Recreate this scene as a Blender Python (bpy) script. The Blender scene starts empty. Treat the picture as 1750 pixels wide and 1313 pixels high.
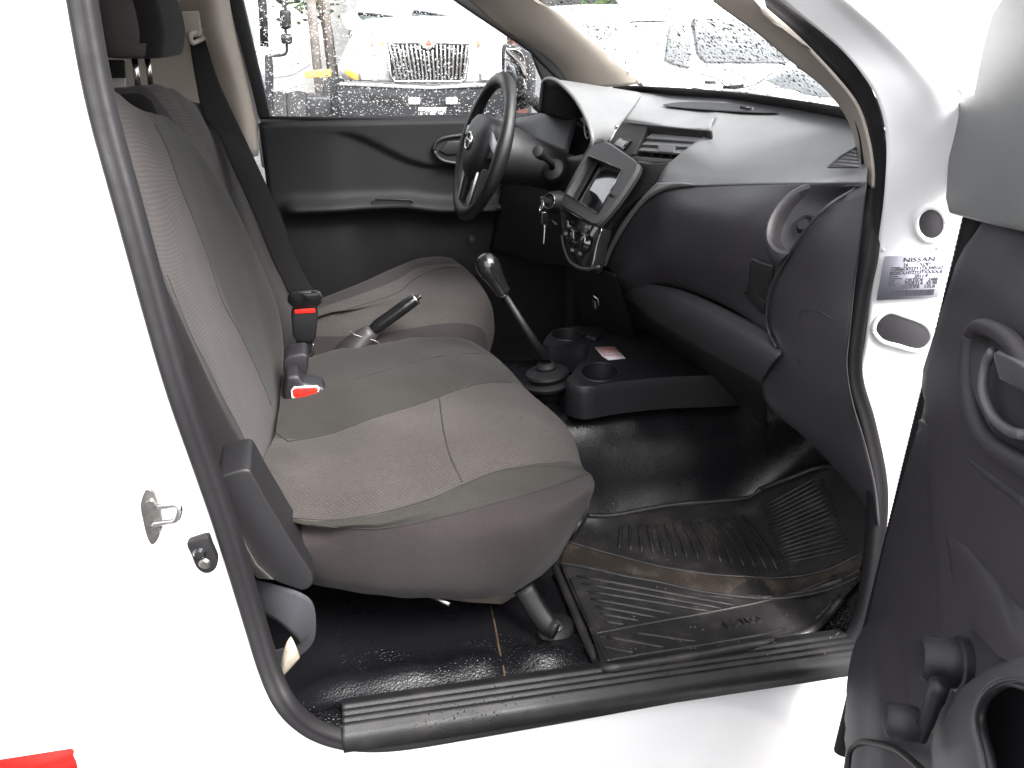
import bpy, bmesh, math, random
from mathutils import Vector, Matrix
random.seed(7)
rad = math.radians
S = bpy.context.scene
COL = S.collection
V = Vector

# ------------------------------------------------------------------ camera
FPX = 1322.0; PW, PH = 1750.0, 1313.0
pitch, yaw = rad(24.6), rad(10.5)
CAM = V((0.36, -0.95, 1.0))
cF = V((math.sin(yaw)*math.cos(pitch), math.cos(yaw)*math.cos(pitch), -math.sin(pitch)))
cR = V((math.cos(yaw), -math.sin(yaw), 0)); cU = cR.cross(cF)
cam_d = bpy.data.cameras.new('camera'); cam = bpy.data.objects.new('camera', cam_d); COL.objects.link(cam)
cam_d.sensor_width = 36; cam_d.lens = FPX/PW*36; cam_d.clip_end = 400; cam_d.clip_start = 0.02
cam.matrix_world = Matrix(((cR.x, cU.x, -cF.x, CAM.x), (cR.y, cU.y, -cF.y, CAM.y), (cR.z, cU.z, -cF.z, CAM.z), (0, 0, 0, 1)))
S.camera = cam

def ray(x, y): return cF + cR*((x-PW/2)/FPX) - cU*((y-PH/2)/FPX)
def P(x, y, Y=None, X=None, Z=None):
    """a measured photo point, taken to its own real distance: on the plane Y=, X= or Z="""
    d = ray(x, y)
    t = (Y-CAM.y)/d.y if Y is not None else (X-CAM.x)/d.x if X is not None else (Z-CAM.z)/d.z
    return CAM + d*t
def PP(x, y, p0, n):
    d = ray(x, y); return CAM + d*((p0-CAM).dot(n)/d.dot(n))
def PT(p): return P(p[0], p[1], Y=p[2])
def smooth01(t): t = max(0., min(1., t)); return t*t*(3-2*t)
def tumble(z): return 0.28*max(0.0, z-0.7)
def PS(x, y, y0=0.0):                       # on the cab side, which leans inward above the belt
    Y = 0.0
    for _ in range(12):
        p = P(x, y, Y=Y); Y = tumble(p.z)+y0
    return P(x, y, Y=Y)

# ------------------------------------------------------------------ materials
def newmat(name):
    m = bpy.data.materials.new(name); m.use_nodes = True
    nt = m.node_tree; return m, nt, nt.nodes['Principled BSDF']
def N(nt, t, **k):
    n = nt.nodes.new(t)
    for a, b in k.items():
        if a in n.inputs.keys() if hasattr(n.inputs, 'keys') else False: n.inputs[a].default_value = b
        else: setattr(n, a, b)
    return n
def mat(name, col, rough=0.5, metal=0, bump=0, bscale=300, mottle=0, mscale=6, coat=0, spec=0.5, col2=None, emit=None, coords='Object', rvar=0):
    m, nt, b = newmat(name)
    b.inputs['Base Color'].default_value = (*col, 1); b.inputs['Roughness'].default_value = rough
    b.inputs['Metallic'].default_value = metal; b.inputs['Coat Weight'].default_value = coat
    b.inputs['Specular IOR Level'].default_value = spec
    tc = N(nt, 'ShaderNodeTexCoord')
    if mottle:
        no = N(nt, 'ShaderNodeTexNoise'); no.inputs['Scale'].default_value = mscale; no.inputs['Detail'].default_value = 6
        nt.links.new(tc.outputs[coords], no.inputs['Vector'])
        mx = N(nt, 'ShaderNodeMix'); mx.data_type = 'RGBA'
        c2 = col2 or tuple(c*(1-mottle) for c in col)
        mx.inputs[6].default_value = (*col, 1); mx.inputs[7].default_value = (*c2, 1)
        mr = N(nt, 'ShaderNodeMapRange'); mr.inputs[1].default_value = .35; mr.inputs[2].default_value = .68
        nt.links.new(no.outputs['Fac'], mr.inputs[0]); nt.links.new(mr.outputs[0], mx.inputs[0])
        nt.links.new(mx.outputs[2], b.inputs['Base Color'])
        if rvar:
            m2 = N(nt, 'ShaderNodeMapRange'); m2.inputs[1].default_value = .3; m2.inputs[2].default_value = .7
            m2.inputs[3].default_value = rough-rvar; m2.inputs[4].default_value = rough+rvar
            nt.links.new(no.outputs['Fac'], m2.inputs[0]); nt.links.new(m2.outputs[0], b.inputs['Roughness'])
    if bump:
        n2 = N(nt, 'ShaderNodeTexVoronoi'); n2.inputs['Scale'].default_value = bscale
        nt.links.new(tc.outputs[coords], n2.inputs['Vector'])
        bp = N(nt, 'ShaderNodeBump'); bp.inputs['Strength'].default_value = bump; bp.inputs['Distance'].default_value = .002
        nt.links.new(n2.outputs['Distance'], bp.inputs['Height']); nt.links.new(bp.outputs[0], b.inputs['Normal'])
    if emit:
        b.inputs['Emission Color'].default_value = (*col, 1); b.inputs['Emission Strength'].default_value = emit
    return m

WHITE = mat('white_paint', (.80, .79, .80), .25, coat=.6, mottle=.04, mscale=3)
PLAS = mat('black_plastic', (.011, .010, .0125), .5, bump=.12, bscale=900, mottle=.25, mscale=7, rvar=.07)
PLASD = mat('dark_plastic', (.0065, .006, .0072), .55, bump=.1, bscale=900)
DASHM = mat('dash_plastic', (.155, .155, .158), .38, bump=.16, bscale=700, mottle=.15, mscale=5, rvar=.05)  # base lifted above the real plastic: windscreen light and flare are in the colour
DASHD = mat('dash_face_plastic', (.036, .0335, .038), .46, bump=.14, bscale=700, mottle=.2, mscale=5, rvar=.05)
DOORM = mat('door_trim_plastic', (.036, .033, .039), .55, spec=.38, bump=.14, bscale=800, mottle=.18, mscale=6, rvar=.06)  # near door copy, its base lightened to carry the lens flare haze
GLOSS = mat('gloss_black', (.008, .008, .009), .12, coat=.5)
RUBBER = mat('seal_rubber', (.0060, .0050, .0066), .66, mottle=.4, mscale=40, bump=.06, bscale=500, rvar=.08, spec=.4)
BEIGE = mat('beige_trim', (.34, .30, .26), .7, mottle=.12, mscale=8, bump=.05, bscale=500)
CHROME = mat('chrome', (.55, .54, .53), .16, metal=1)
STEEL = mat('worn_steel', (.34, .325, .31), .38, metal=1, mottle=.5, mscale=60, rvar=.1)
SILVER = mat('silver_paint', (.46, .46, .47), .35, metal=.6)
RED = mat('red_plastic', (.62, .02, .012), .4)
REDTAPE = mat('red_reflective_tape', (.70, .012, .010), .7, spec=.1, mottle=.12, mscale=50)
LEATHER = mat('wheel_rim_leather', (.008, .0072, .0075), .42, bump=.3, bscale=420, mottle=.4, mscale=18, rvar=.1)
WEB = mat('belt_webbing', (.006, .0055, .006), .9, bump=.2, bscale=700, spec=.15)
WEBG = mat('belt_webbing_grey', (.040, .040, .047), .8, bump=.4, bscale=700)
PAPER = mat('old_paper', (.40, .355, .28), .8, mottle=.3, mscale=60)
STICK = mat('silver_sticker', (.34, .34, .40), .4, mottle=.06, mscale=40)
INK = mat('dark_ink', (.05, .05, .06), .6)
STICKW = mat('white_sticker', (.58, .54, .56), .5)
PINK = mat('faded_red_ink', (.45, .10, .10), .6)
SCREEN = mat('screen_glass', (.006, .006, .007), .06, coat=1, spec=.8)
RUST = mat('rust_line', (.085, .05, .028), .8, mottle=.6, mscale=60)
TYRE = mat('tyre_rubber', (.02, .02, .02), .8, mottle=.3)
AMBER = mat('amber_lens', (.75, .28, .04), .25)
LENS = mat('clear_lens', (.55, .55, .55), .15, coat=1)
DARKGLASS = mat('dark_window', (.02, .023, .025), .06, coat=1)
DARKIN = mat('dark_recess', (.006, .006, .006), .8)
TRUCKDARK = mat('dark_bumper', (.016, .018, .022), .5, mottle=.4, mscale=5)
LEAF = mat('leaf', (.07, .12, .035), .6, mottle=.5, mscale=12)
BARK = mat('bark', (.12, .09, .07), .9, mottle=.4, mscale=20)
GRASSM = mat('grass_blades', (.10, .16, .03), .7, mottle=.4, mscale=20)
GREENH = mat('green_hose', (.03, .30, .20), .4)
CONC = mat('concrete', (.38, .36, .34), .85, mottle=.25, mscale=3)
YELLOW = mat('yellow_paint', (.65, .42, .10), .5)
BROWN = mat('brown_brick', (.20, .09, .07), .9, mottle=.35, mscale=9)

# wet vinyl floor: leather grain, glossy, water beads
def wet(name, col, rough, grain, gstr, drops=0.0, dirt=0.0):
    m, nt, b = newmat(name); tc = N(nt, 'ShaderNodeTexCoord')
    no = N(nt, 'ShaderNodeTexNoise'); no.inputs['Scale'].default_value = 9; no.inputs['Detail'].default_value = 8
    nt.links.new(tc.outputs['Object'], no.inputs['Vector'])
    mr = N(nt, 'ShaderNodeMapRange'); mr.inputs[1].default_value = .3; mr.inputs[2].default_value = .7
    mr.inputs[3].default_value = rough-.06; mr.inputs[4].default_value = rough+.10
    nt.links.new(no.outputs['Fac'], mr.inputs[0]); nt.links.new(mr.outputs[0], b.inputs['Roughness'])
    mx = N(nt, 'ShaderNodeMix'); mx.data_type = 'RGBA'
    mx.inputs[6].default_value = (*col, 1); mx.inputs[7].default_value = (col[0]+dirt*1.1, col[1]+dirt*.9, col[2]+dirt*.75, 1)
    mr2 = N(nt, 'ShaderNodeMapRange'); mr2.inputs[1].default_value = .5; mr2.inputs[2].default_value = .75
    n3 = N(nt, 'ShaderNodeTexNoise'); n3.inputs['Scale'].default_value = 22; n3.inputs['Detail'].default_value = 10
    nt.links.new(tc.outputs['Object'], n3.inputs['Vector']); nt.links.new(n3.outputs['Fac'], mr2.inputs[0])
    nt.links.new(mr2.outputs[0], mx.inputs[0]); nt.links.new(mx.outputs[2], b.inputs['Base Color'])
    vo = N(nt, 'ShaderNodeTexVoronoi'); vo.inputs['Scale'].default_value = grain; vo.feature = 'SMOOTH_F1'
    nt.links.new(tc.outputs['Object'], vo.inputs['Vector'])
    bp = N(nt, 'ShaderNodeBump'); bp.inputs['Strength'].default_value = gstr; bp.inputs['Distance'].default_value = .0025
    nt.links.new(vo.outputs['Distance'], bp.inputs['Height'])
    last = bp
    if drops:
        vd = N(nt, 'ShaderNodeTexVoronoi'); vd.inputs['Scale'].default_value = 150
        nt.links.new(tc.outputs['Object'], vd.inputs['Vector'])
        big = N(nt, 'ShaderNodeTexNoise'); big.inputs['Scale'].default_value = 7
        nt.links.new(tc.outputs['Object'], big.inputs['Vector'])
        th = N(nt, 'ShaderNodeMapRange'); th.inputs[1].default_value = .42; th.inputs[2].default_value = .65
        th.inputs[3].default_value = 0; th.inputs[4].default_value = .5*drops
        nt.links.new(big.outputs['Fac'], th.inputs[0])
        sub = N(nt, 'ShaderNodeMath'); sub.operation = 'SUBTRACT'
        nt.links.new(th.outputs[0], sub.inputs[0]); nt.links.new(vd.outputs['Distance'], sub.inputs[1])
        mxm = N(nt, 'ShaderNodeMath'); mxm.operation = 'MAXIMUM'; mxm.inputs[1].default_value = 0
        nt.links.new(sub.outputs[0], mxm.inputs[0])
        sq = N(nt, 'ShaderNodeMath'); sq.operation = 'POWER'; sq.inputs[1].default_value = .5
        nt.links.new(mxm.outputs[0], sq.inputs[0])
        b2 = N(nt, 'ShaderNodeBump'); b2.inputs['Strength'].default_value = .8; b2.inputs['Distance'].default_value = .004
        nt.links.new(sq.outputs[0], b2.inputs['Height']); nt.links.new(bp.outputs[0], b2.inputs['Normal']); last = b2
    nt.links.new(last.outputs[0], b.inputs['Normal'])
    return m
VINYL = wet('wet_black_vinyl', (.006, .0058, .0072), .26, 330, .2, drops=.0)
VINYLW = wet('rain_beaded_vinyl', (.006, .0058, .007), .22, 330, .3, drops=1.0)
SILLM = wet('scuffed_sill_plastic', (.008, .008, .0092), .50, 500, .15, drops=.55, dirt=.012)
MATM = wet('rubber_mat', (.022, .0205, .0215), .42, 420, .2, drops=.55, dirt=.03)
DIRT = wet('muddy_rubber', (.030, .022, .016), .75, 420, .5, dirt=.05)

# woven seat cloth; UVs are in metres
def cloth(name, col, kind):
    m, nt, b = newmat(name); b.inputs['Roughness'].default_value = .95; b.inputs['Specular IOR Level'].default_value = .15
    b.inputs['Sheen Weight'].default_value = .05; b.inputs['Sheen Roughness'].default_value = .5
    tc = N(nt, 'ShaderNodeTexCoord'); uv = tc.outputs['UV']
    stain = N(nt, 'ShaderNodeTexNoise'); stain.inputs['Scale'].default_value = 5; stain.inputs['Detail'].default_value = 5
    nt.links.new(tc.outputs['Object'], stain.inputs['Vector'])
    fine = N(nt, 'ShaderNodeTexNoise'); fine.inputs['Scale'].default_value = 420; fine.inputs['Detail'].default_value = 3
    nt.links.new(tc.outputs['Object'], fine.inputs['Vector'])
    mx = N(nt, 'ShaderNodeMix'); mx.data_type = 'RGBA'
    mx.inputs[6].default_value = (col[0]*.82, col[1]*.80, col[2]*.76, 1); mx.inputs[7].default_value = (col[0]*1.18, col[1]*1.17, col[2]*1.15, 1)
    mr = N(nt, 'ShaderNodeMapRange'); mr.inputs[1].default_value = .32; mr.inputs[2].default_value = .68
    nt.links.new(stain.outputs['Fac'], mr.inputs[0]); nt.links.new(mr.outputs[0], mx.inputs[0])
    mul = N(nt, 'ShaderNodeMix'); mul.data_type = 'RGBA'; mul.blend_type = 'MULTIPLY'; mul.inputs[0].default_value = 1
    nt.links.new(mx.outputs[2], mul.inputs[6])
    cr = N(nt, 'ShaderNodeMapRange'); cr.inputs[1].default_value = .25; cr.inputs[2].default_value = .75; cr.inputs[3].default_value = .78; cr.inputs[4].default_value = 1.2
    nt.links.new(fine.outputs['Fac'], cr.inputs[0])
    hsrc = fine.outputs['Fac']; fac = cr.outputs[0]; strength = .35
    if kind in ('cell', 'rib'):
        mp = N(nt, 'ShaderNodeMapping')
        nt.links.new(uv, mp.inputs['Vector'])
        if kind == 'cell':
            br = N(nt, 'ShaderNodeTexBrick'); br.offset = .5
            br.inputs['Scale'].default_value = 1; br.inputs['Brick Width'].default_value = .0072; br.inputs['Row Height'].default_value = .0046
            br.inputs['Mortar Size'].default_value = .0009; br.inputs['Mortar Smooth'].default_value = .9
            br.inputs['Color1'].default_value = (1, 1, 1, 1); br.inputs['Color2'].default_value = (.86, .86, .86, 1); br.inputs['Mortar'].default_value = (.40, .40, .40, 1)
            nt.links.new(mp.outputs[0], br.inputs['Vector']); hs = br.outputs['Color']
        else:
            br = N(nt, 'ShaderNodeTexWave'); br.bands_direction = 'X'; br.inputs['Scale'].default_value = 46; br.inputs['Distortion'].default_value = .12
            br.inputs['Detail'].default_value = 1; br.inputs['Detail Scale'].default_value = 3
            nt.links.new(mp.outputs[0], br.inputs['Vector']); 
            m5 = N(nt, 'ShaderNodeMapRange'); m5.inputs[3].default_value = .80; m5.inputs[4].default_value = 1.06
            nt.links.new(br.outputs['Fac'], m5.inputs[0]); hs = m5.outputs[0]
        m6 = N(nt, 'ShaderNodeMath'); m6.operation = 'MULTIPLY'
        nt.links.new(hs, m6.inputs[0]); nt.links.new(cr.outputs[0], m6.inputs[1]); fac = m6.outputs[0]; hsrc = hs; strength = .7
    nt.links.new(fac, mul.inputs[7]); nt.links.new(mul.outputs[2], b.inputs['Base Color'])
    bp = N(nt, 'ShaderNodeBump'); bp.inputs['Strength'].default_value = strength; bp.inputs['Distance'].default_value = .0012
    nt.links.new(hsrc, bp.inputs['Height']); nt.links.new(bp.outputs[0], b.inputs['Normal'])
    return m
CL_CELL = cloth('woven_seat_cloth', (.057, .0505, .0490), 'cell')
CL_RIB = cloth('ribbed_seat_cloth', (.046, .0410, .0412), 'rib')
CL_DARK = cloth('dark_seat_cloth', (.0250, .0242, .0225), 'plain')
CL_SIDE = cloth('side_seat_cloth', (.0235, .0200, .0210), 'plain')
CL_BLK = cloth('charcoal_seat_cloth', (.011, .010, .011), 'plain')

def rain_glass(name, dens):
    m, nt, b = newmat(name); nt.nodes.remove(b); out = nt.nodes['Material Output']
    tc = N(nt, 'ShaderNodeTexCoord')
    h = None; masks = []
    for sc_, r0 in ((105, .31*dens), (210, .34*dens)):
        vo = N(nt, 'ShaderNodeTexVoronoi'); vo.inputs['Scale'].default_value = sc_
        nt.links.new(tc.outputs['Object'], vo.inputs['Vector'])
        sep = N(nt, 'ShaderNodeSeparateColor'); nt.links.new(vo.outputs['Color'], sep.inputs[0])
        r = N(nt, 'ShaderNodeMapRange'); r.inputs[1].default_value = .1; r.inputs[2].default_value = 1; r.inputs[3].default_value = 0; r.inputs[4].default_value = r0*1.6
        nt.links.new(sep.outputs[0], r.inputs[0])
        s = N(nt, 'ShaderNodeMath'); s.operation = 'SUBTRACT'; nt.links.new(r.outputs[0], s.inputs[0]); nt.links.new(vo.outputs['Distance'], s.inputs[1])
        mxm = N(nt, 'ShaderNodeMath'); mxm.operation = 'MAXIMUM'; mxm.inputs[1].default_value = 0; nt.links.new(s.outputs[0], mxm.inputs[0])
        masks.append(mxm)
    ad = N(nt, 'ShaderNodeMath'); ad.operation = 'MAXIMUM'; nt.links.new(masks[0].outputs[0], ad.inputs[0]); nt.links.new(masks[1].outputs[0], ad.inputs[1])
    pw = N(nt, 'ShaderNodeMath'); pw.operation = 'POWER'; pw.inputs[1].default_value = .5; nt.links.new(ad.outputs[0], pw.inputs[0])
    gt = N(nt, 'ShaderNodeMath'); gt.operation = 'GREATER_THAN'; gt.inputs[1].default_value = .02; nt.links.new(ad.outputs[0], gt.inputs[0])
    bp = N(nt, 'ShaderNodeBump'); bp.inputs['Strength'].default_value = 1; bp.inputs['Distance'].default_value = .0032; nt.links.new(pw.outputs[0], bp.inputs['Height'])
    rf = N(nt, 'ShaderNodeBsdfRefraction'); rf.inputs['IOR'].default_value = 1.33; rf.inputs['Roughness'].default_value = .02
    nt.links.new(bp.outputs[0], rf.inputs['Normal'])
    tr = N(nt, 'ShaderNodeBsdfTransparent'); tr.inputs[0].default_value = (.95, .96, .96, 1)
    mx = N(nt, 'ShaderNodeMixShader'); nt.links.new(gt.outputs[0], mx.inputs[0]); nt.links.new(tr.outputs[0], mx.inputs[1]); nt.links.new(rf.outputs[0], mx.inputs[2])
    gl = N(nt, 'ShaderNodeBsdfGlossy'); gl.inputs['Roughness'].default_value = .02
    m2 = N(nt, 'ShaderNodeMixShader'); m2.inputs[0].default_value = .03
    nt.links.new(mx.outputs[0], m2.inputs[1]); nt.links.new(gl.outputs[0], m2.inputs[2]); nt.links.new(m2.outputs[0], out.inputs[0])
    return m
RAIN = rain_glass('rain_spotted_glass', 1.0)
RAINS = rain_glass('rain_spotted_side_glass', .84)
CLEAR, _nt, _b = newmat('clear_glass'); _nt.nodes.remove(_b)
_t = N(_nt, 'ShaderNodeBsdfTransparent'); _t.inputs[0].default_value = (.96, .97, .97, 1); _nt.links.new(_t.outputs[0], _nt.nodes['Material Output'].inputs[0])

# ------------------------------------------------------------------ object helpers
def tag(o, label=None, cat=None, group=None, kind=None):
    if label: o['label'] = label
    if cat: o['category'] = cat
    if group: o['group'] = group
    if kind: o['kind'] = kind
    return o
def empty(name, loc=(0, 0, 0), parent=None):
    o = bpy.data.objects.new(name, None); COL.objects.link(o); o.location = loc; o.parent = parent
    o.empty_display_size = .05
    if parent is not None: o.matrix_parent_inverse = Matrix.Translation(-world_loc(parent))
    return o
def world_loc(o):
    l = V((0, 0, 0))
    while o is not None and o.type == 'EMPTY' and o.parent is None:
        return l + o.location
    return l
def link(name, me, mats, parent=None, smooth=True, solid=0, bevel=0, subsurf=0, offset=-1, angle=None):
    o = bpy.data.objects.new(name, me); COL.objects.link(o)
    for m in (mats if isinstance(mats, (list, tuple)) else [mats]): me.materials.append(m)
    if smooth:
        for p in me.polygons: p.use_smooth = True
        if angle: me.set_sharp_from_angle(angle=rad(angle))
    if parent is not None:
        o.parent = parent
        root = parent
        while root.parent is not None: root = root.parent
        if parent.type == 'EMPTY' or True:
            o.matrix_parent_inverse = Matrix.Translation(-root.location) if parent is root else Matrix.Identity(4)
    if solid:
        md = o.modifiers.new('thickness', 'SOLIDIFY'); md.thickness = solid; md.offset = offset
    if bevel:
        md = o.modifiers.new('bevel', 'BEVEL'); md.width = bevel; md.segments = 3; md.limit_method = 'ANGLE'; md.angle_limit = rad(40)
    if subsurf:
        md = o.modifiers.new('sub', 'SUBSURF'); md.levels = subsurf; md.render_levels = subsurf
    return o
def cr(p0, p1, p2, p3, t):
    return 0.5*((2*p1) + (p2-p0)*t + (2*p0-5*p1+4*p2-p3)*t*t + (3*p1-p0-3*p2+p3)*t*t*t)
def spline(pts, n, closed=False):
    pts = [V(p) for p in pts]; m = len(pts); out = []
    seg = m if closed else m-1
    for i in range(seg):
        if closed: a, b, c, d = pts[i-1], pts[i], pts[(i+1) % m], pts[(i+2) % m]
        else:
            b, c = pts[i], pts[i+1]; a = pts[i-1] if i > 0 else b*2-c; d = pts[i+2] if i+2 < m else c*2-b
        for k in range(n): out.append(cr(a, b, c, d, k/n))
    if not closed: out.append(pts[-1].copy())
    return out
def grid_mesh(name, g, uv=True, mfun=None, flip=False):
    nr, nc = len(g), len(g[0]); me = bpy.data.meshes.new(name)
    vs = [p for r in g for p in r]; fs = []
    for i in range(nr-1):
        for j in range(nc-1):
            q = (i*nc+j, i*nc+j+1, (i+1)*nc+j+1, (i+1)*nc+j)
            fs.append(q[::-1] if flip else q)
    me.from_pydata([tuple(v) for v in vs], [], fs)
    if uv:
        mid = g[nr//2]; us = [0]
        for j in range(1, nc): us.append(us[-1]+(mid[j]-mid[j-1]).length)
        midc = [r[nc//2] for r in g]; vv = [0]
        for i in range(1, nr): vv.append(vv[-1]+(midc[i]-midc[i-1]).length)
        l = me.uv_layers.new(name='UVMap')
        for p in me.polygons:
            for li in p.loop_indices:
                vi = me.loops[li].vertex_index; l.data[li].uv = (us[vi % nc], vv[vi//nc])
    if mfun:
        for i in range(nr-1):
            for j in range(nc-1): me.polygons[i*(nc-1)+j].material_index = mfun(i, j)
    return me
def surf(rows, nu=6, nv=6):
    """rows of control points -> dense smooth grid"""
    a = [spline(r, nu) for r in rows]
    cols = [spline([r[j] for r in a], nv) for j in range(len(a[0]))]
    return [[c[i] for c in cols] for i in range(len(cols[0]))]
def face_cam(me):
    """turn faces so that solidify thickens away from the open side"""
    n = V((0, 0, 0)); c = V((0, 0, 0))
    for p in me.polygons: n += p.normal*p.area; c += p.center
    c /= max(1, len(me.polygons))
    if n.dot(CAM-c) < 0: me.flip_normals()
def patch(name, rows, m, parent=None, nu=6, nv=6, solid=.004, mfun=None, **k):
    rows = [[PT(p) if not isinstance(p, Vector) else p for p in r] for r in rows]
    g = surf(rows, nu, nv)
    me = grid_mesh(name, g, mfun=mfun); face_cam(me)
    return link(name, me, m, parent, solid=solid, **k)
def tube_bm(bm, pts, r, n=10, caps=True, up=None, rx=None):
    pts = [V(p) for p in pts]; rings = []; prev = None
    rr = r if isinstance(r, (list, tuple)) else [r]*len(pts)
    for i, p in enumerate(pts):
        t = (pts[min(i+1, len(pts)-1)]-pts[max(i-1, 0)]).normalized()
        if up is not None: a = t.cross(up)
        elif prev is None: a = t.cross(V((0, 0, 1)) if abs(t.z) < .9 else V((1, 0, 0)))
        else: a = prev - t*prev.dot(t)
        a.normalize(); prev = a; b = t.cross(a)
        rings.append([bm.verts.new(p + a*math.cos(2*math.pi*k/n)*(rx if rx else rr[i]) + b*math.sin(2*math.pi*k/n)*rr[i]) for k in range(n)])
    for i in range(len(rings)-1):
        for k in range(n): bm.faces.new((rings[i][k], rings[i][(k+1) % n], rings[i+1][(k+1) % n], rings[i+1][k]))
    if caps and len(rings) > 1:
        bm.faces.new(rings[0][::-1]); bm.faces.new(rings[-1])
def bm_obj(name, bm, m, parent=None, **k):
    bmesh.ops.recalc_face_normals(bm, faces=bm.faces)
    me = bpy.data.meshes.new(name); bm.to_mesh(me); bm.free()
    return link(name, me, m, parent, **k)
def tube(name, pts, r, m, parent=None, n=10, up=None, rx=None, **k):
    bm = bmesh.new(); tube_bm(bm, pts, r, n, up=up, rx=rx); return bm_obj(name, bm, m, parent, **k)
def box_bm(bm, c, s, M=None):
    c = V(c); vs = []
    for dx in (-.5, .5):
        for dy in (-.5, .5):
            for dz in (-.5, .5):
                d = V((dx*s[0], dy*s[1], dz*s[2]))
                if M is not None: d = M @ d
                vs.append(bm.verts.new(c+d))
    for f in ((0, 1, 3, 2), (4, 6, 7, 5), (0, 4, 5, 1), (2, 3, 7, 6), (0, 2, 6, 4), (1, 5, 7, 3)): bm.faces.new([vs[i] for i in f])
def box(name, c, s, m, parent=None, M=None, bevel=.004, **k):
    bm = bmesh.new(); box_bm(bm, c, s, M); return bm_obj(name, bm, m, parent, bevel=bevel, smooth=k.pop('smooth', bevel > 0), **k)
def axes(n, up=V((0, 0, 1))):
    n = V(n).normalized(); x = up.cross(n)
    if x.length < 1e-4: x = V((1, 0, 0))
    x.normalize(); y = n.cross(x); return Matrix((x, y, n)).transposed()
def lathe_bm(bm, prof, origin, axis, n=32, sx=1, sy=1, up=V((0, 0, 1))):
    """prof: (radius, height along axis)"""
    M = axes(axis, up); o = V(origin); rings = []
    for r, h in prof:
        if r < 1e-6: rings.append([bm.verts.new(o + M @ V((0, 0, h)))])
        else: rings.append([bm.verts.new(o + M @ V((r*sx*math.cos(2*math.pi*k/n), r*sy*math.sin(2*math.pi*k/n), h))) for k in range(n)])
    for a, b in zip(rings, rings[1:]):
        for k in range(n):
            k2 = (k+1) % n
            if len(a) == 1 and len(b) == 1: continue
            if len(a) == 1: bm.faces.new((a[0], b[k2], b[k]))
            elif len(b) == 1: bm.faces.new((a[k], a[k2], b[0]))
            else: bm.faces.new((a[k], a[k2], b[k2], b[k]))
def lathe(name, prof, origin, axis, m, parent=None, n=32, sx=1, sy=1, up=V((0, 0, 1)), **k):
    bm = bmesh.new(); lathe_bm(bm, prof, origin, axis, n, sx, sy, up); k.setdefault('angle', 40)
    return bm_obj(name, bm, m, parent, **k)
def prism_bm(bm, pts, d):
    pts = [V(p) for p in pts]; d = V(d)
    a = [bm.verts.new(p) for p in pts]; b = [bm.verts.new(p+d) for p in pts]; n = len(a)
    bm.faces.new(a); bm.faces.new(b[::-1])
    for i in range(n): bm.faces.new((a[i], b[i], b[(i+1) % n], a[(i+1) % n]))
def prism(name, pts, d, m, parent=None, bevel=.003, **k):
    bm = bmesh.new(); prism_bm(bm, pts, d); return bm_obj(name, bm, m, parent, bevel=bevel, **k)
def text(name, s, size, loc, xdir, ydir, m, parent=None, depth=.0004, align='CENTER', sx=1, bold=0):
    cu = bpy.data.curves.new(name, 'FONT'); cu.body = s; cu.size = size; cu.align_x = align; cu.align_y = 'CENTER'; cu.extrude = depth; cu.offset = bold
    t = bpy.data.objects.new(name, cu); COL.objects.link(t)
    me = bpy.data.meshes.new_from_object(t.evaluated_get(bpy.context.evaluated_depsgraph_get()))
    bpy.data.objects.remove(t)
    x = V(xdir).normalized(); z = x.cross(V(ydir)).normalized(); y = z.cross(x)
    M = Matrix(((x.x*sx, y.x, z.x, loc[0]), (x.y*sx, y.y, z.y, loc[1]), (x.z*sx, y.z, z.z, loc[2]), (0, 0, 0, 1)))
    me.transform(M); me.materials.clear()
    return link(name, me, m, parent, smooth=False)
def on_mesh(o, x, y, off=.001):
    from mathutils.bvhtree import BVHTree
    key = o.name
    if key not in _bvs: _bvs[key] = BVHTree.FromPolygons([v.co for v in o.data.vertices], [p.vertices for p in o.data.polygons])
    d = ray(x, y); h = _bvs[key].ray_cast(CAM, d)
    if h[0] is None: return None
    nn = h[1] if h[1].dot(d) < 0 else -h[1]
    return h[0]+nn*off
_bvs = {}
def rrect(w, h, r, n=6):
    out = []
    for cx, cy, a0 in ((w/2-r, h/2-r, 0), (-w/2+r, h/2-r, 90), (-w/2+r, -h/2+r, 180), (w/2-r, -h/2+r, 270)):
        for i in range(n+1):
            a = rad(a0+90*i/n); out.append((cx+r*math.cos(a), cy+r*math.sin(a)))
    return out

# ================================================================== THE PICKUP TRUCK
TRUCK = empty('pickup_truck', (0.5, 0.72, -0.52))
tag(TRUCK, 'white pickup truck seen through its open passenger door, with grey cloth seats and black dashboard', 'pickup truck')
T = TRUCK
DOORF = mat('far_door_plastic', (.0085, .0078, .0092), .68, bump=.12, bscale=800, mottle=.18, mscale=6, spec=.35)  # darker copy of the door plastic; the far side's dimness is in its colour
ARMM = mat('armrest_plastic', (.042, .041, .045), .5, bump=.12, bscale=800, mottle=.12)
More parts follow.
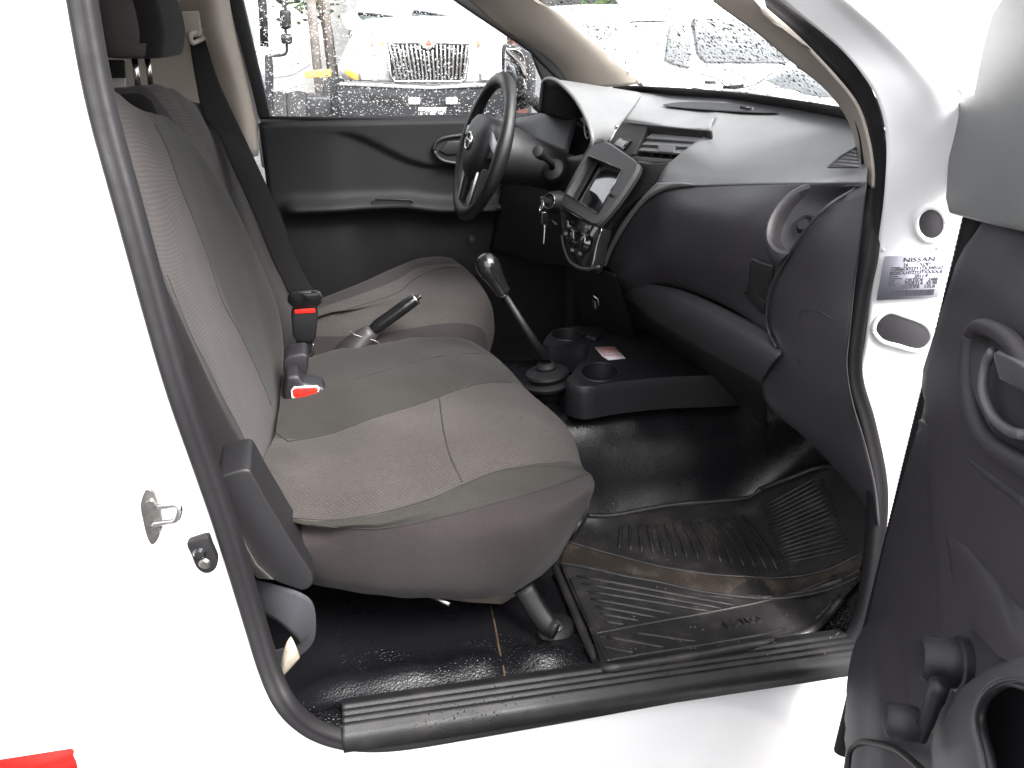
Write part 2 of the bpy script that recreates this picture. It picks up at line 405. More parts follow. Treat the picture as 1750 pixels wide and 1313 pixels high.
# ---- door opening loop (seal centre line)
seal_px = [(126, -90), (137, 0), (170, 178), (222, 372), (296, 640), (350, 800), (388, 912), (428, 1045), (460, 1150), (486, 1205), (524, 1243), (570, 1264), (625, 1272),
           (690, 1269), (790, 1253), (1000, 1216), (1200, 1180), (1330, 1157), (1400, 1143), (1440, 1120), (1472, 1070), (1490, 1000), (1500, 920), (1502, 830),
           (1481, 725), (1457, 635), (1471, 507), (1485, 436), (1496, 330), (1496, 245), (1477, 172), (1441, 117), (1384, 63), (1310, 2), (1250, -45)]
loop = [PS(x, y, -.045*smooth01((y-1090)/130) if x < 1420 else -.045*smooth01((1450-x)/40) if x < 1450 else 0) for x, y in seal_px]
loop += [V((.62, tumble(1.19), 1.19)), V((.46, tumble(1.26), 1.265)), V((.28, tumble(1.285), 1.285)), V((.13, tumble(1.27), 1.26)), V((.085, tumble(1.19), 1.19))]
dense = spline(loop, 6, closed=True)
NL = len(dense)
def nrm(i):
    t = dense[(i+1) % NL]-dense[i-1]; n = V((t.z, 0, -t.x)).normalized()
    c = V((.55, 0, .55)); q = dense[i]-c
    return n if n.dot(V((q.x, 0, q.z))) > 0 else -n
nrms = [nrm(i) for i in range(NL)]
for _ in range(8): nrms = [(nrms[i-1]+nrms[i]*2+nrms[(i+1) % NL]).normalized() for i in range(NL)]
# rubber seal: two rolls along the opening
bm = bmesh.new()
prof = [(-.017, .012), (-.013, -.003), (-.006, -.006), (.000, -.003), (.008, -.008), (.0155, -.004), (.017, .012)]
rings = []
for i, p in enumerate(dense): rings.append([bm.verts.new(p+nrms[i]*a+V((0, b, 0))) for a, b in prof])
for i in range(NL):
    for k in range(len(prof)-1): bm.faces.new((rings[i][k], rings[i][k+1], rings[(i+1) % NL][k+1], rings[(i+1) % NL][k]))
bm_obj('door_seal', bm, RUBBER, T, solid=.002, subsurf=1)
# white body side around the opening
offs = [(.006, .010), (.020, .004), (.05, -.001), (.08, -.004), (.13, -.008), (.20, -.012), (.30, -.014), (.60, -.014)]
offl = offs
i0, i1 = 0, 21*6
g = []
sel = list(range(NL-4*6, NL))+list(range(i0, i1+1))
for i in sel:
    n = nrms[i]; dn = smooth01((-n.z-.25)/.6)
    row = []
    for (a, b), (c, d) in zip(offs, offl):
        o = a*dn+c*(1-dn); y = b*dn+d*(1-dn); q = dense[i]+n*o
        row.append(V((q.x, y+tumble(q.z)+dense[i].y-tumble(dense[i].z), q.z)))
    g.append(row)
g = surf(g[::2], 3, 2)
me = grid_mesh('body_side', g, uv=False); face_cam(me)
BODY = link('body_side', me, WHITE, T, solid=.002)
# front pillar with the hinge face
hp = [[(1290, -40, .06), (1345, -60, .03), (1400, -70, .02), (1450, -50, .05), (1500, -20, .20)],
      [(1352, 14, .05), (1410, 2, .02), (1450, -2, .0), (1487, 27, .03), (1545, 60, .2)],
      [(1430, 78, .035), (1485, 72, .01), (1530, 70, -.01), (1560, 92, .02), (1610, 120, .18)],
      [(1474, 128, .02), (1540, 130, -.005), (1590, 135, -.02), (1622, 150, .0), (1670, 180, .15)],
      [(1502, 178, .012), (1565, 195, -.01), (1625, 213, -.025), (1665, 222, -.02), (1720, 245, .05)],
      [(1515, 245, .008), (1580, 268, -.012), (1642, 295, -.03), (1685, 310, -.045), (1740, 340, -.03)],
      [(1511, 340, .004), (1575, 360, -.012), (1635, 383, -.03), (1685, 400, -.05), (1740, 420, -.05)],
      [(1496, 450, .002), (1555, 470, -.012), (1620, 490, -.03), (1680, 505, -.05), (1730, 520, -.05)],
      [(1478, 590, .0), (1535, 603, -.012), (1590, 620, -.03), (1650, 635, -.05), (1700, 650, -.05)],
      [(1468, 655, .0), (1520, 670, -.012), (1575, 690, -.03), (1625, 705, -.05), (1670, 720, -.05)],
      [(1491, 740, .0), (1530, 760, -.012), (1570, 780, -.03), (1610, 800, -.05), (1650, 810, -.05)],
      [(1512, 850, .0), (1540, 865, -.012), (1575, 880, -.03), (1600, 900, -.05), (1640, 910, -.05)],
      [(1500, 1000, .0), (1530, 1015, -.012), (1560, 1030, -.03), (1580, 1050, -.05), (1600, 1060, -.05)]]
HINGE = patch('hinge_pillar', hp, WHITE, T, nu=8, nv=6, solid=.003)
def on_hinge(x, y):                # nearest surface of the hinge face under a photo point
    best = None
    d = ray(x, y)
    me = HINGE.data
    from mathutils.bvhtree import BVHTree
    global _bv
    if '_bv' not in globals(): _bv = BVHTree.FromPolygons([v.co for v in me.vertices], [p.vertices for p in me.polygons])
    h = _bv.ray_cast(CAM, d)
    nn = h[1]
    if nn.dot(d) > 0: nn = -nn
    return h[0], nn
def decal_frame(x, y, dx=6, dy=6):
    p, n = on_hinge(x, y); px, _ = on_hinge(x+dx, y); py, _ = on_hinge(x, y-dy)
    ux = (px-p); ux = (ux-n*ux.dot(n)).normalized(); uy = n.cross(ux); 
    return p, n, ux, uy
# hole plugs: a round one and a long one, each with a raised white lip
def plug(px_pts, name):
    pts = []; ns = V((0, 0, 0))
    for x, y in px_pts: h, n = on_hinge(x, y); pts.append(h); ns += n
    n = ns.normalized(); c = sum(pts, V((0, 0, 0)))/len(pts)
    pts = [p-n*(p-c).dot(n) for p in pts]; pts = spline(pts, 6, closed=True)
    tube(name+'_lip', [c+(p-c)*1.10+n*.001 for p in pts]+[c+(pts[0]-c)*1.10+n*.001], .0045, WHITE, HINGE, n=8)
    prism(name, [p+n*.0005 for p in pts], n*.003, DASHD, HINGE, bevel=.002)
plug([(1590+23*math.cos(a*.6283), 382+26*math.sin(a*.6283)) for a in range(10)], 'hole_plug')
plug([(1497, 565), (1503, 547), (1521, 535), (1545, 541), (1572, 551), (1585, 563), (1588, 578), (1578, 592), (1560, 595), (1535, 588), (1510, 581)], 'long_hole_plug')
# data sticker
q = [on_hinge(x, y) for x, y in ((1510, 437), (1615, 434), (1600, 507), (1497, 512))]
n = sum((a[1] for a in q), V((0, 0, 0))).normalized(); c = sum((a[0] for a in q), V((0, 0, 0)))/4
ux = ((q[1][0]-q[0][0])+(q[2][0]-q[3][0])); ux = (ux-n*ux.dot(n)).normalized(); uy = n.cross(ux); 
if uy.z < 0: uy = -uy
cor = [a[0]-n*(a[0]-c).dot(n) for a in q]
off = .004
LAB = prism('data_sticker', [p+n*off for p in cor], n*.0006, STICK, HINGE, bevel=0)
def lab(u, v): 
    a = cor[0].lerp(cor[1], u); b = cor[3].lerp(cor[2], u); return a.lerp(b, v)+n*(off+.0008)
text('sticker_text', 'NISSAN', .0092, lab(.58, .09), ux, uy, INK, LAB, sx=1.35)
for v_, u_, s_ in ((.20, .56, '16        XDD'), (.29, .60, '3N6DD23T1ZK390167'), (.38, .57, 'KDBDLHYD23TXXXX-E'), (.47, .66, '2011.9'), (.555, .68, 'QR25DE   2488'), (.635, .68, 'FS5R31A  43.90'), (.715, .65, 'D22DFR   125.8')):
    text('sticker_text', s_, .0066, lab(u_, v_), ux, uy, INK, LAB)
for v_, w in ((.26, .16), (.31, .2), (.36, .1), (.41, .12), (.46, .15), (.51, .22), (.56, .1), (.61, .1), (.66, .14)):
    bm = bmesh.new(); a, b_ = lab(.14, v_-.012), lab(.14+w, v_+.012)
    prism_bm(bm, [lab(.14, v_-.010), lab(.14+w, v_-.010), lab(.14+w, v_+.010), lab(.14, v_+.010)], n*.0002); bm_obj('sticker_line', bm, INK, LAB, smooth=False)
bm = bmesh.new(); u_ = .24
while u_ < .92:
    w = random.choice((.004, .007, .010)); prism_bm(bm, [lab(u_, .79), lab(u_+w, .79), lab(u_+w, .93), lab(u_, .93)], n*.0002); u_ += w+random.choice((.004, .006, .009))
bm_obj('sticker_barcode', bm, INK, LAB, smooth=False)
for x, y in ((1509, 427), (1604, 423)):
    h, nn = on_hinge(x, y); lathe('rivet', [(0, .003), (.0022, .0022), (.003, 0)], h+nn*.001, nn, WHITE, HINGE, n=10)
# roof, hood, rear wall and ceiling lining (mostly outside the frame; they shade the cab)
rows = []
for X in (-.32, -.1, .15, .40, .56):
    z = 1.33-.05*((X-.1)/.5)**2
    rows.append([V((X, tumble(1.2)+.01, 1.26)), V((X, .28, z)), V((X, .72, z+.03)), V((X, 1.16, z)), V((X, 1.30, 1.26))])
g = surf(rows, 5, 4); link('roof', grid_mesh('roof', g), WHITE, T, solid=.03)
rows = []
for z in (-.1, .3, .6, .8, 1.0, 1.27):
    x = -.26 - (.05 if z < .6 else .02); rows.append([V((x, .03, z)), V((x-.02, .4, z)), V((x-.02, 1.0, z)), V((x, 1.43, z))])
link('rear_wall', grid_mesh('rear_wall', surf(rows, 4, 4)), BEIGE, T, solid=.03)
link('bonnet', grid_mesh('bonnet', surf([[V((x, -.03, .70-(x-1.3)*.05)), V((x, .1, .80-(x-1.3)*.08)), V((x, .72, .86-(x-1.3)*.09)), V((x, 1.33, .80-(x-1.3)*.08)), V((x, 1.47, .70-(x-1.3)*.05))] for x in (1.20, 1.5, 1.9, 2.3)], 5, 4)), WHITE, T, solid=.01)
link('front_fender', grid_mesh('front_fender', surf([[V((x, -.075, z)) for x in (1.22, 1.4, 1.8, 2.3)] for z in (-.05, .3, .55, .68)], 4, 4)), WHITE, T, solid=.01)
# striker on the rear pillar
def pxb(x, y, Y): return P(x, y, Y=Y)
st_out = [(249, 838), (262, 842), (270, 858), (276, 885), (276, 905), (268, 925), (259, 931), (251, 918), (244, 890), (240, 862)]
c = P(259, 884, Y=-.006)
STR = prism('striker_plate', spline([P(x, y, Y=-.008) for x, y in st_out], 4, closed=True), V((0, .006, 0)), STEEL, BODY, bevel=.001)
tube('striker_loop', spline([P(268, 866, Y=-.008), P(285, 865, Y=-.016), P(302, 864, Y=-.026), P(307, 872, Y=-.030), P(301, 889, Y=-.027), P(284, 893, Y=-.016), P(262, 896, Y=-.008)], 6), .0042, CHROME, BODY, n=12)
for x, y in ((258, 860), (266, 905)): lathe('striker_screw', [(0, .005), (.006, .005), (.0075, 0)], P(x, y, Y=-.008), (0, -1, 0), STEEL, BODY, n=16)
# courtesy lamp switch
sw = [(319, 931), (330, 925), (350, 919), (357, 921), (362, 935), (371, 957), (369, 972), (359, 980), (347, 980), (335, 970), (327, 950)]
SW = prism('door_switch', spline([P(x, y, Y=-.016) for x, y in sw], 3, closed=True), V((0, .014, 0)), RUBBER, BODY, bevel=.003)
lathe('switch_button', [(0, .006), (.006, .005), (.009, 0)], P(341, 946, Y=-.017), (0, -1, 0), GLOSS, BODY, n=20)
lathe('switch_screw', [(0, .002), (.004, .003), (.006, .003), (.0085, 0)], P(350, 964, Y=-.017), (0, -1, 0), STEEL, BODY, n=20)
# red reflective strip on the body
prism('reflective_strip', [on_mesh(BODY, x, y, .006) or P(x, y, Y=-.045) for x, y in ((2, 1294), (126, 1275), (129, 1279), (128, 1287), (133, 1298), (136, 1311), (2, 1330))], V((0, .001, 0)), REDTAPE, BODY, bevel=0)
# ---- sill scuff plate
x0, x1 = .258, 1.16
prof = [(.030, -.030), (.026, -.004), (.020, .001)]
for k in range(4):
    y = .012-k*.0138; prof += [(y, .001), (y-.0025, .0045), (y-.007, .0045), (y-.0095, .001)]
prof += [(-.0455, .001), (-.050, -.006), (-.051, -.03)]
g = [[V((x, y, z-.001)) for x in (x0, x0+.005, x0+.05, .5, .7, .9, 1.0, x1)] for y, z in prof]
SILL = link('sill_plate', grid_mesh('sill_plate', g), SILLM, T, solid=.004, angle=60)
# ---- floor
def zf(x, y):
    z = -.045
    tu = max(0., min(1., (y-.475)/.125)); tun = .24*(1-(1-tu)**2.6)*smooth01(tu*3)
    if x < 1.15: z += tun - .24*smooth01((y-.93)/.1)
    else:
        k = 1-smooth01((x-1.15)/.25); z += (tun-.24*smooth01((y-.93)/.1))*(.45+.55*k)
    z += .041*smooth01((.055-y)/.05) + max(0, x-1.17)*.85 + .16*smooth01((.10-x)/.08)
    z += .006*math.sin(x*23+y*11)*smooth01((y-.08)/.1)*smooth01((.5-y)/.1) 
    am = smooth01((x-.17)/.06)*(1-smooth01((x-.50)/.05))*(.85+.15*math.sin(x*40)) + smooth01((x-.55)/.03)*(1-smooth01((x-.64)/.05))
    z += .026*am*math.exp(-((y-.095)/.034)**2)
    return z
def PF(x, y, off=0):
    d = ray(x, y); lo, hi = .6, 3.0; t = lo
    while t < hi:
        p = CAM+d*t
        if p.z <= zf(p.x, p.y)+off: break
        t += .004
    a, b = t-.004, t
    for _ in range(14):
        m_ = (a+b)/2; p = CAM+d*m_
        if p.z <= zf(p.x, p.y)+off: b = m_
        else: a = m_
    return CAM+d*b
g = []
ys = [-.034, -.02, -.008, .004, .016]+[.028+i*.011 for i in range(14)]+[.19+i*.025 for i in range(13)]+[.505+i*.010 for i in range(10)]+[.62+i*.04 for i in range(20)]
xs = [-.25+i*.03 for i in range(64)]
def wob(x, y): return .0022*math.sin(x*61+y*37)+.0018*math.sin(x*97-y*71+1)
g = [[V((x, max(y, .035) if x < .19 else y, zf(x, max(y, .035) if x < .19 else y)+wob(x, y))) for x in xs] for y in ys]
FLOOR = link('floor_covering', grid_mesh('floor_covering', g, mfun=lambda i, j: 0 if ys[i] < .17 else 1), [VINYLW, VINYL], T, solid=.003)
tube('floor_seam', [PF(x, y, .001) for x, y in ((838, 1035), (846, 1070), (853, 1110), (860, 1140), (864, 1163))], .0022, RUST, FLOOR, n=6)
link('toe_board', grid_mesh('toe_board', surf([[V((1.72, y, z)) for y in (0, .5, 1, 1.43)] for z in (-.1, .4, .74)], 3, 3)), PLASD, T, solid=.01)

# ================================================================== SEATS
def ZP(p, z): return P(p[0], p[1], Z=z)
# ---- bench cushion
k3 = [(420, 842), (530, 897), (650, 903), (770, 880), (900, 845), (1004, 810)]
k4 = [(438, 826), (500, 886), (640, 879), (740, 851), (860, 802), (985, 790)]
k5 = [(452, 778), (520, 800), (640, 782), (750, 758), (860, 732), (962, 725)]
k6 = [(468, 748), (546, 746), (640, 714), (735, 684), (815, 656), (893, 660)]
k7 = [(478, 690), (560, 665), (650, 645), (735, 626), (805, 608), (866, 628)]
k8 = [(484, 632), (560, 602), (650, 587), (735, 576), (798, 580), (846, 612)]
zz = [.285, .300, .306, .306, .300, .272]
def krow(k, dz): return [ZP(p, z+dz) for p, z in zip(k, zz)]
K3, K4, K5, K6, K7, K8 = krow(k3, -.022), krow(k4, -.004), krow(k5, .002), krow(k6, -.002), krow(k7, .004), krow(k8, -.010)
K2 = [PT(p) for p in ((445, 905, .128), (540, 938, .100), (660, 950, .085), (790, 930, .082), (910, 893, .100), (1006, 838, .150))]
K1 = [PT(p) for p in ((470, 955, .135), (560, 988, .110), (680, 1003, .098), (800, 998, .095), (920, 960, .115), (985, 893, .165))]
K0 = [PT(p) for p in ((490, 985, .17), (600, 1012, .15), (700, 1022, .14), (810, 1023, .14), (880, 1012, .15), (948, 962, .20))]
K9 = [p+V((0, .012, -.05)) for p in K8]; K10 = [p+V((0, .006, -.16)) for p in K8]
ks = [K0, K1, K2, K3, K4, K5, K6, K7, K8, K9, K10]
for i, k in enumerate(ks):
    f = k[-1]; t = smooth01(i/3)
    s = 1 if i < 3 else .3; k.append(V((f.x+.008, f.y+.022*s, f.z-.045*t-.004))); k.append(V((f.x-.002, f.y+.05*s, f.z-.10*t-.008))); k.append(V((f.x-.06, f.y+.08*s, f.z-.14*t-.01)))
g = surf(ks, 7, 7)
def soft(p):   # creases of worn upholstery
    return p+V((0, 0, .0022*math.sin(p.x*37+p.y*19)*math.sin(p.y*29-p.x*11)+.0012*math.sin(p.x*90+p.y*63)))
g = [[soft(p) for p in r] for r in g]
def mf(i, j):
    i = i/7
    if i < 3: return 2
    if i < 4: return 1
    if i < 6 : return 0 if j/7 < 5.6 else 1
    return 1
SEAT = link('bench_seat', grid_mesh('bench_seat', g, mfun=mf), [CL_CELL, CL_DARK, CL_SIDE], T)
SEAT['label'] = 'grey cloth passenger bench with a woven seat panel and plain dark middle place'
def seam(pts, o, m, r=.0013, par=None, off=.0002, sub=4, name='seam'):
    ps = []
    pp = spline([V((x, y, 0)) for x, y in pts], sub)
    for p in pp:
        h = on_mesh(o, p.x, p.y, off)
        if h is not None: ps.append(h)
    if len(ps) > 1: tube(name, ps, r, m, par or o, n=6)
SEAMM = mat('seam_thread', (.012, .010, .0095), .9)
seam([(530, 897), (590, 902), (650, 903), (710, 893), (770, 880), (835, 863), (900, 845), (960, 827), (1004, 810)], SEAT, SEAMM)
seam([(500, 886), (570, 889), (640, 879), (690, 867), (740, 851), (800, 825), (860, 803), (930, 797), (1000, 803)], SEAT, SEAMM, r=.001)
seam([(493, 755), (546, 746), (595, 731), (640, 714), (690, 699), (735, 684), (780, 667), (815, 657), (850, 652), (876, 655)], SEAT, SEAMM)
seam([(493, 755), (475, 742), (463, 725)], SEAT, SEAMM)
seam([(751, 680), (753, 700), (758, 735), (766, 770), (778, 800), (790, 824)], SEAT, SEAMM)
seam([(610, 648), (660, 633), (720, 615), (780, 606), (830, 604)], SEAT, SEAMM, r=.0008)
# ---- bench backrest
B0 = [(95, 190, .24), (150, 300, .22), (205, 430, .20), (265, 560, .19), (320, 690, .19), (375, 800, .20)]
B1 = [(135, 178, .27), (185, 300, .235), (245, 430, .215), (305, 560, .21), (356, 680, .215), (405, 790, .225)]
B2 = [(160, 172, .31), (205, 290, .28), (262, 430, .26), (325, 570, .255), (380, 680, .26), (440, 800, .262)]
B3 = [(205, 174, .43), (250, 290, .41), (300, 420, .40), (352, 540, .40), (402, 650, .40), (452, 765, .40)]
B4 = [(258, 206, .56), (300, 295, .56), (330, 374, .56), (380, 500, .56), (425, 603, .56), (465, 700, .55)]
B5 = [(290, 213, .70), (338, 295, .70), (378, 374, .70), (425, 490, .70), (455, 580, .70), (476, 670, .68)]
B6 = [(306, 218, .80), (362, 286, .80), (404, 360, .80), (452, 465, .80), (480, 550, .80), (487, 640, .79)]
bk = [[PT(p) for p in b] for b in (B0, B1, B2, B3, B4, B5, B6)]
bk[0] = [p+V((-.06, 0, 0)) for p in bk[0]]
bk.insert(0, [p+V((-.07, .02, 0)) for p in bk[0]])
bk.append([p+V((-.035, .012, .0)) for p in bk[-1]]); bk.append([p+V((-.12, .0, .0)) for p in bk[-1]])
for r in bk:
    r.insert(0, r[0]+V((-.035, 0, .022))); r.insert(0, r[0]+V((-.08, 0, -.005)))
    r.append(r[-1]+V((.0, 0, -.09)))
g = [[soft(p) for p in r] for r in surf(bk, 7, 7)]
def mfb(i, j):
    i = i/7
    if i < 3: return 2
    if i < 5: return 0
    return 1
BACK = link('backrest', grid_mesh('backrest', g, mfun=mfb), [CL_RIB, CL_DARK, CL_BLK], SEAT)
seam([(264, 213), (287, 257), (304, 309), (330, 374), (355, 440), (380, 515), (404, 560), (425, 603), (448, 654), (463, 693)], BACK, SEAMM)
seam([(285, 470), (325, 570), (356, 630), (380, 680), (412, 740), (434, 800)], BACK, SEAMM)
# hinge cover beside the backrest, seat leg with its bolt, metal slide
cov = [(372, 822), (385, 812), (420, 803), (432, 812), (450, 845), (480, 895), (510, 945), (533, 980), (535, 998), (520, 1010), (500, 1005), (462, 990), (440, 965), (410, 915), (385, 860)]
cc = [P(x, y, Y=.065) for x, y in cov]
prism('hinge_cover', spline(cc, 3, closed=True), V((-.004, .08, .01)), PLASD, SEAT, bevel=.014)
prism('hinge_bracket', [P(x, y, Y=.058) for x, y in ((395, 900), (412, 915), (440, 965), (470, 992), (440, 990), (415, 960))], V((0, .04, 0)), STEEL, SEAT, bevel=.002)
leg = [P(895, 1005, Y=.175), P(915, 1040, Y=.155), P(935, 1068, Y=.135), P(950, 1080, Y=.12)]
tube('seat_leg', spline(leg, 4), .010, PLASD, SEAT, n=8, up=V((0, 1, 0)), rx=.02, bevel=0)
q = PF(953, 1082)
lathe('leg_foot', [(0, .018), (.026, .018), (.034, .012), (.036, -.02)], q+V((-.005, .006, 0)), (.12, -.25, 1), PLASD, SEAT, n=28, sx=1.15, sy=.9)
bq = P(953, 1073, Y=.115)
lathe('leg_bolt', [(0, .007), (.006, .007), (.007, .004), (.013, .003), (.014, 0)], q+V((-.004, .0, .018)), (.12, -.3, 1), STEEL, SEAT, n=14)
prism('seat_slide', [P(x, y, Y=.22) for x, y in ((748, 1012), (890, 1010), (880, 1020), (858, 1034), (800, 1030), (745, 1023))], V((0, .05, 0)), mat('dusty_metal', (.10, .085, .07), .6, mottle=.5, mscale=40), SEAT, bevel=.002)
tube('slide_rod', [P(735, 1018, Y=.15), P(768, 1033, Y=.12)], .004, STEEL, SEAT, n=8)
lathe('burn_mark', [(0, .0006), (.004, .0004), (.005, 0)], on_mesh(SEAT, 891, 713, .0), (0, 0, 1), SEAMM, SEAT, n=8, sx=1.2, sy=.35)

# ---- driver seat
d3 = [(525, 562), (560, 553), (620, 550), (690, 545), (760, 548), (815, 560)]
d4 = [(522, 552), (570, 537), (620, 522), (690, 505), (765, 488), (826, 520)]
d5 = [(522, 545), (570, 532), (603, 526), (677, 502), (707, 478), (787, 458)]
d6 = [(528, 530), (565, 508), (618, 489), (677, 463), (722, 446), (772, 444)]
D4 = [P(525, 575, Z=.30), P(580, 575, Z=.30), P(640, 572, Z=.305), P(710, 560, Z=.30), P(775, 552, Z=.295), P(820, 560, Z=.275)]
D5 = [P(522, 552, Z=.33), P(570, 537, Z=.333), P(630, 530, Z=.332), P(700, 515, Z=.332), P(775, 500, Z=.33), P(830, 512, Z=.318)]
D6 = [P(530, 545, Z=.345), P(565, 533, Z=.345), P(603, 525, Z=.345), P(677, 501, Z=.345), P(722, 472, Z=.345), P(800, 466, Z=.34)]
D7 = [P(535, 520, Z=.36), P(565, 509, Z=.36), P(618, 488, Z=.36), P(677, 462, Z=.36), P(722, 445, Z=.36), P(775, 445, Z=.352)]
D8 = [p+V((0, .05, -.02)) for p in D7]; D9 = [p+V((0, .065, -.15)) for p in D7]
D3 = [p+V((0, -.035, -.07)) for p in D4]; D2 = [p+V((0, -.02, -.16)) for p in D4]
ds = [D2, D3, D4, D5, D6, D7, D8, D9]
for k in ds:
    f = k[-1]; k.append(V((f.x+.022, f.y, f.z-.05))); k.append(V((f.x+.012, f.y, f.z-.12))); k.append(V((f.x-.05, f.y, f.z-.17)))
g = [[p for p in r] for r in surf(ds, 6, 6)]
def mfd(i, j):
    i = i/6; return 1 if i < 2 or i >= 4.5 else 0
DSEAT = link('driver_seat', grid_mesh('driver_seat', g, mfun=mfd), [CL_CELL, CL_SIDE], T)
DSEAT['label'] = 'single grey cloth driver seat behind the handbrake'
seam([(540, 544), (603, 526), (677, 502), (707, 478), (751, 459), (787, 457)], DSEAT, SEAMM)
E0 = [(228, 172, .90), (270, 230, .88), (320, 330, .88), (370, 430, .90), (420, 530, .92), (440, 590, .92)]
E1 = [(258, 156, .98), (310, 230, .95), (352, 330, .95), (392, 430, .96), (440, 530, .98), (465, 575, .98)]
E2 = [(300, 158, 1.10), (345, 228, 1.10), (382, 320, 1.10), (420, 420, 1.10), (462, 500, 1.10), (490, 550, 1.10)]
E3 = [(330, 176, 1.22), (366, 226, 1.24), (400, 310, 1.25), (435, 400, 1.25), (470, 470, 1.25), (505, 530, 1.22)]
E4 = [(345, 186, 1.28), (385, 245, 1.33), (418, 320, 1.35), (452, 400, 1.35), (480, 455, 1.35), (515, 510, 1.32)]
ek = [[PT(p) for p in b] for b in (E0, E1, E2, E3, E4)]
ek[4] = [p+V((.012, 0, 0)) for p in ek[4]]
ek[0] = [p+V((-.05, 0, 0)) for p in ek[0]]; ek.insert(0, [p+V((-.08, .03, 0)) for p in ek[0]])
ek.append([p+V((-.04, .03, 0)) for p in ek[-1]]); ek.append([p+V((-.10, .01, 0)) for p in ek[-1]])
for r in ek:
    r.insert(0, r[0]+V((-.04, 0, .012))); r.insert(0, r[0]+V((-.07, 0, -.015))); r.append(r[-1]+V((0, 0, -.1)))
g = [[soft(p) for p in r] for r in surf(ek, 6, 6)]
def mfe(i, j): i = i/6; return 1 if i < 2 or i >= 4.3 else 0
DBACK = link('backrest', grid_mesh('backrest', g, mfun=mfe), [CL_RIB, CL_SIDE], DSEAT)
prism('shoulder_trim', [P(x, y, Y=.90) for x, y in ((201, 168), (215, 160), (245, 158), (262, 172), (272, 195), (290, 214), (262, 212), (240, 195), (222, 182))], V((-.05, .10, 0)), CL_BLK, DSEAT, bevel=.012)
# head restraint on two posts
hx = []
for z, w, dx in ((.945, .8, .0), (.955, .98, .0), (1.0, 1.03, .008), (1.06, 1.02, .005), (1.12, .9, -.005), (1.135, .7, -.01)):
    ring = []
    for a, b in rrect(.125*w, .285*w, .042, 5): ring.append(V((-.105+dx+a, 1.055+b, z)))
    hx.append(ring+[ring[0]])
c0 = [V((-.105, 1.055, .941))]*len(hx[0]); c1 = [V((-.115, 1.055, 1.137))]*len(hx[0])
g = [c0]+hx+[c1]
cols = [spline([r[j] for r in g], 4) for j in range(len(g[0]))]
g = [[c[i] for c in cols] for i in range(len(cols[0]))]
npt = len(g[0])
def mfh(i, j):
    c = (g[i][j]+g[i][j+1])/2
    return 0 if c.y < .95 and c.x < -.075 else 1
HEAD = link('head_restraint', grid_mesh('head_restraint', g, mfun=mfh), [cloth('headrest_cloth', (.075, .066, .068), 'plain'), CL_BLK], DSEAT)
for y in (.985, 1.10):
    tube('headrest_post', [V((-.118, y, .86)), V((-.112, y, .96))], .0065, CHROME, DSEAT, n=14)
    lathe('post_collar', [(0, .012), (.012, .012), (.019, .006), (.02, -.01)], V((-.118, y, .868)), (.05, 0, 1), GLOSS, DSEAT, n=20)
# ---- seat belts and buckles
b_l = [(322, 62, 1.36), (335, 140, 1.27), (349, 200, 1.20), (373, 229, 1.185), (400, 292, 1.12), (436, 371, 1.05), (463, 440, .985), (480, 475, .94), (491, 500, .90)]
b_r = [(350, 66, 1.37), (372, 135, 1.31), (401, 200, 1.26), (425, 250, 1.24), (448, 300, 1.16), (481, 371, 1.08), (505, 440, 1.0), (522, 472, .95), (536, 497, .90)]
BELT = patch('seat_belt', [b_l, [((a[0]+b[0])/2, (a[1]+b[1])/2, (a[2]+b[2])/2-.004) for a, b in zip(b_l, b_r)], b_r], WEB, T, nu=6, nv=4, solid=.0015)
BELT['label'] = 'black webbing belt crossing the driver seat to its buckle'
ring = rrect(.075, .022, .010, 4)
cD = P(338, 62, Y=1.35); 
tube('belt_guide', [cD+V((.35*u, .8*u, v+.18*u)) for u, v in ring]+[cD+V((.35*ring[0][0], .8*ring[0][0], ring[0][1]+.18*ring[0][0]))], .006, BEIGE, BELT, n=8)
lathe('guide_bolt', [(0, .012), (.014, .012), (.02, .006), (.021, 0)], P(352, 60, Y=1.385), (.3, -1, 0), BEIGE, BELT, n=20)
def rb(name, px, Y, d, m, par, bevel=.004, rot=None):
    return prism(name, [P(x, y, Y=Y) for x, y in px], V(d), m, par, bevel=bevel)
LATCH = rb('latch_plate', [(491, 506), (497, 500), (538, 497), (549, 500), (551, 514), (545, 523), (500, 526), (491, 518)], .885, (0, .022, 0), GLOSS, BELT)
tube('latch_rim', [P(x, y, Y=.884) for x, y in ((532, 499), (545, 500), (550, 508), (548, 518), (540, 523))], .0025, PLAS, BELT, n=6)
BUCK = rb('seat_belt_buckle', [(497, 533), (503, 527), (540, 525), (543, 540), (540, 575), (536, 586), (508, 586), (500, 575)], .895, (0, .03, 0), PLASD, T, bevel=.005)
rb('release_button', [(503, 530), (539, 527), (539, 535), (504, 537)], .892, (0, .006, 0), RED, BUCK, bevel=.001)
rb('buckle_stalk', [(505, 580), (535, 580), (530, 612), (512, 612)], .905, (0, .014, 0), PLASD, BUCK)
tube('buckle_wire', spline([P(535, 588, Y=.89), P(537, 600, Y=.89), P(531, 611, Y=.89), P(522, 618, Y=.89)], 4), .0018, STEEL, BUCK, n=6)
BUCK['label'] = 'black buckle standing upright with the belt tongue locked in'
B2_ = rb('seat_belt_buckle', [(485, 688), (486, 665), (490, 645), (510, 643), (520, 658), (545, 662), (556, 665), (560, 680), (552, 692), (500, 703), (490, 699)], .585, (-.005, .045, .01), PLAS, T, bevel=.007)
B2_['label'] = 'empty black buckle with a red button lying on the bench'
pb = [P(x, y, Y=.58) for x, y in ((499, 669), (504, 664), (540, 662), (544, 666), (541, 676), (536, 679), (508, 682), (501, 678))]
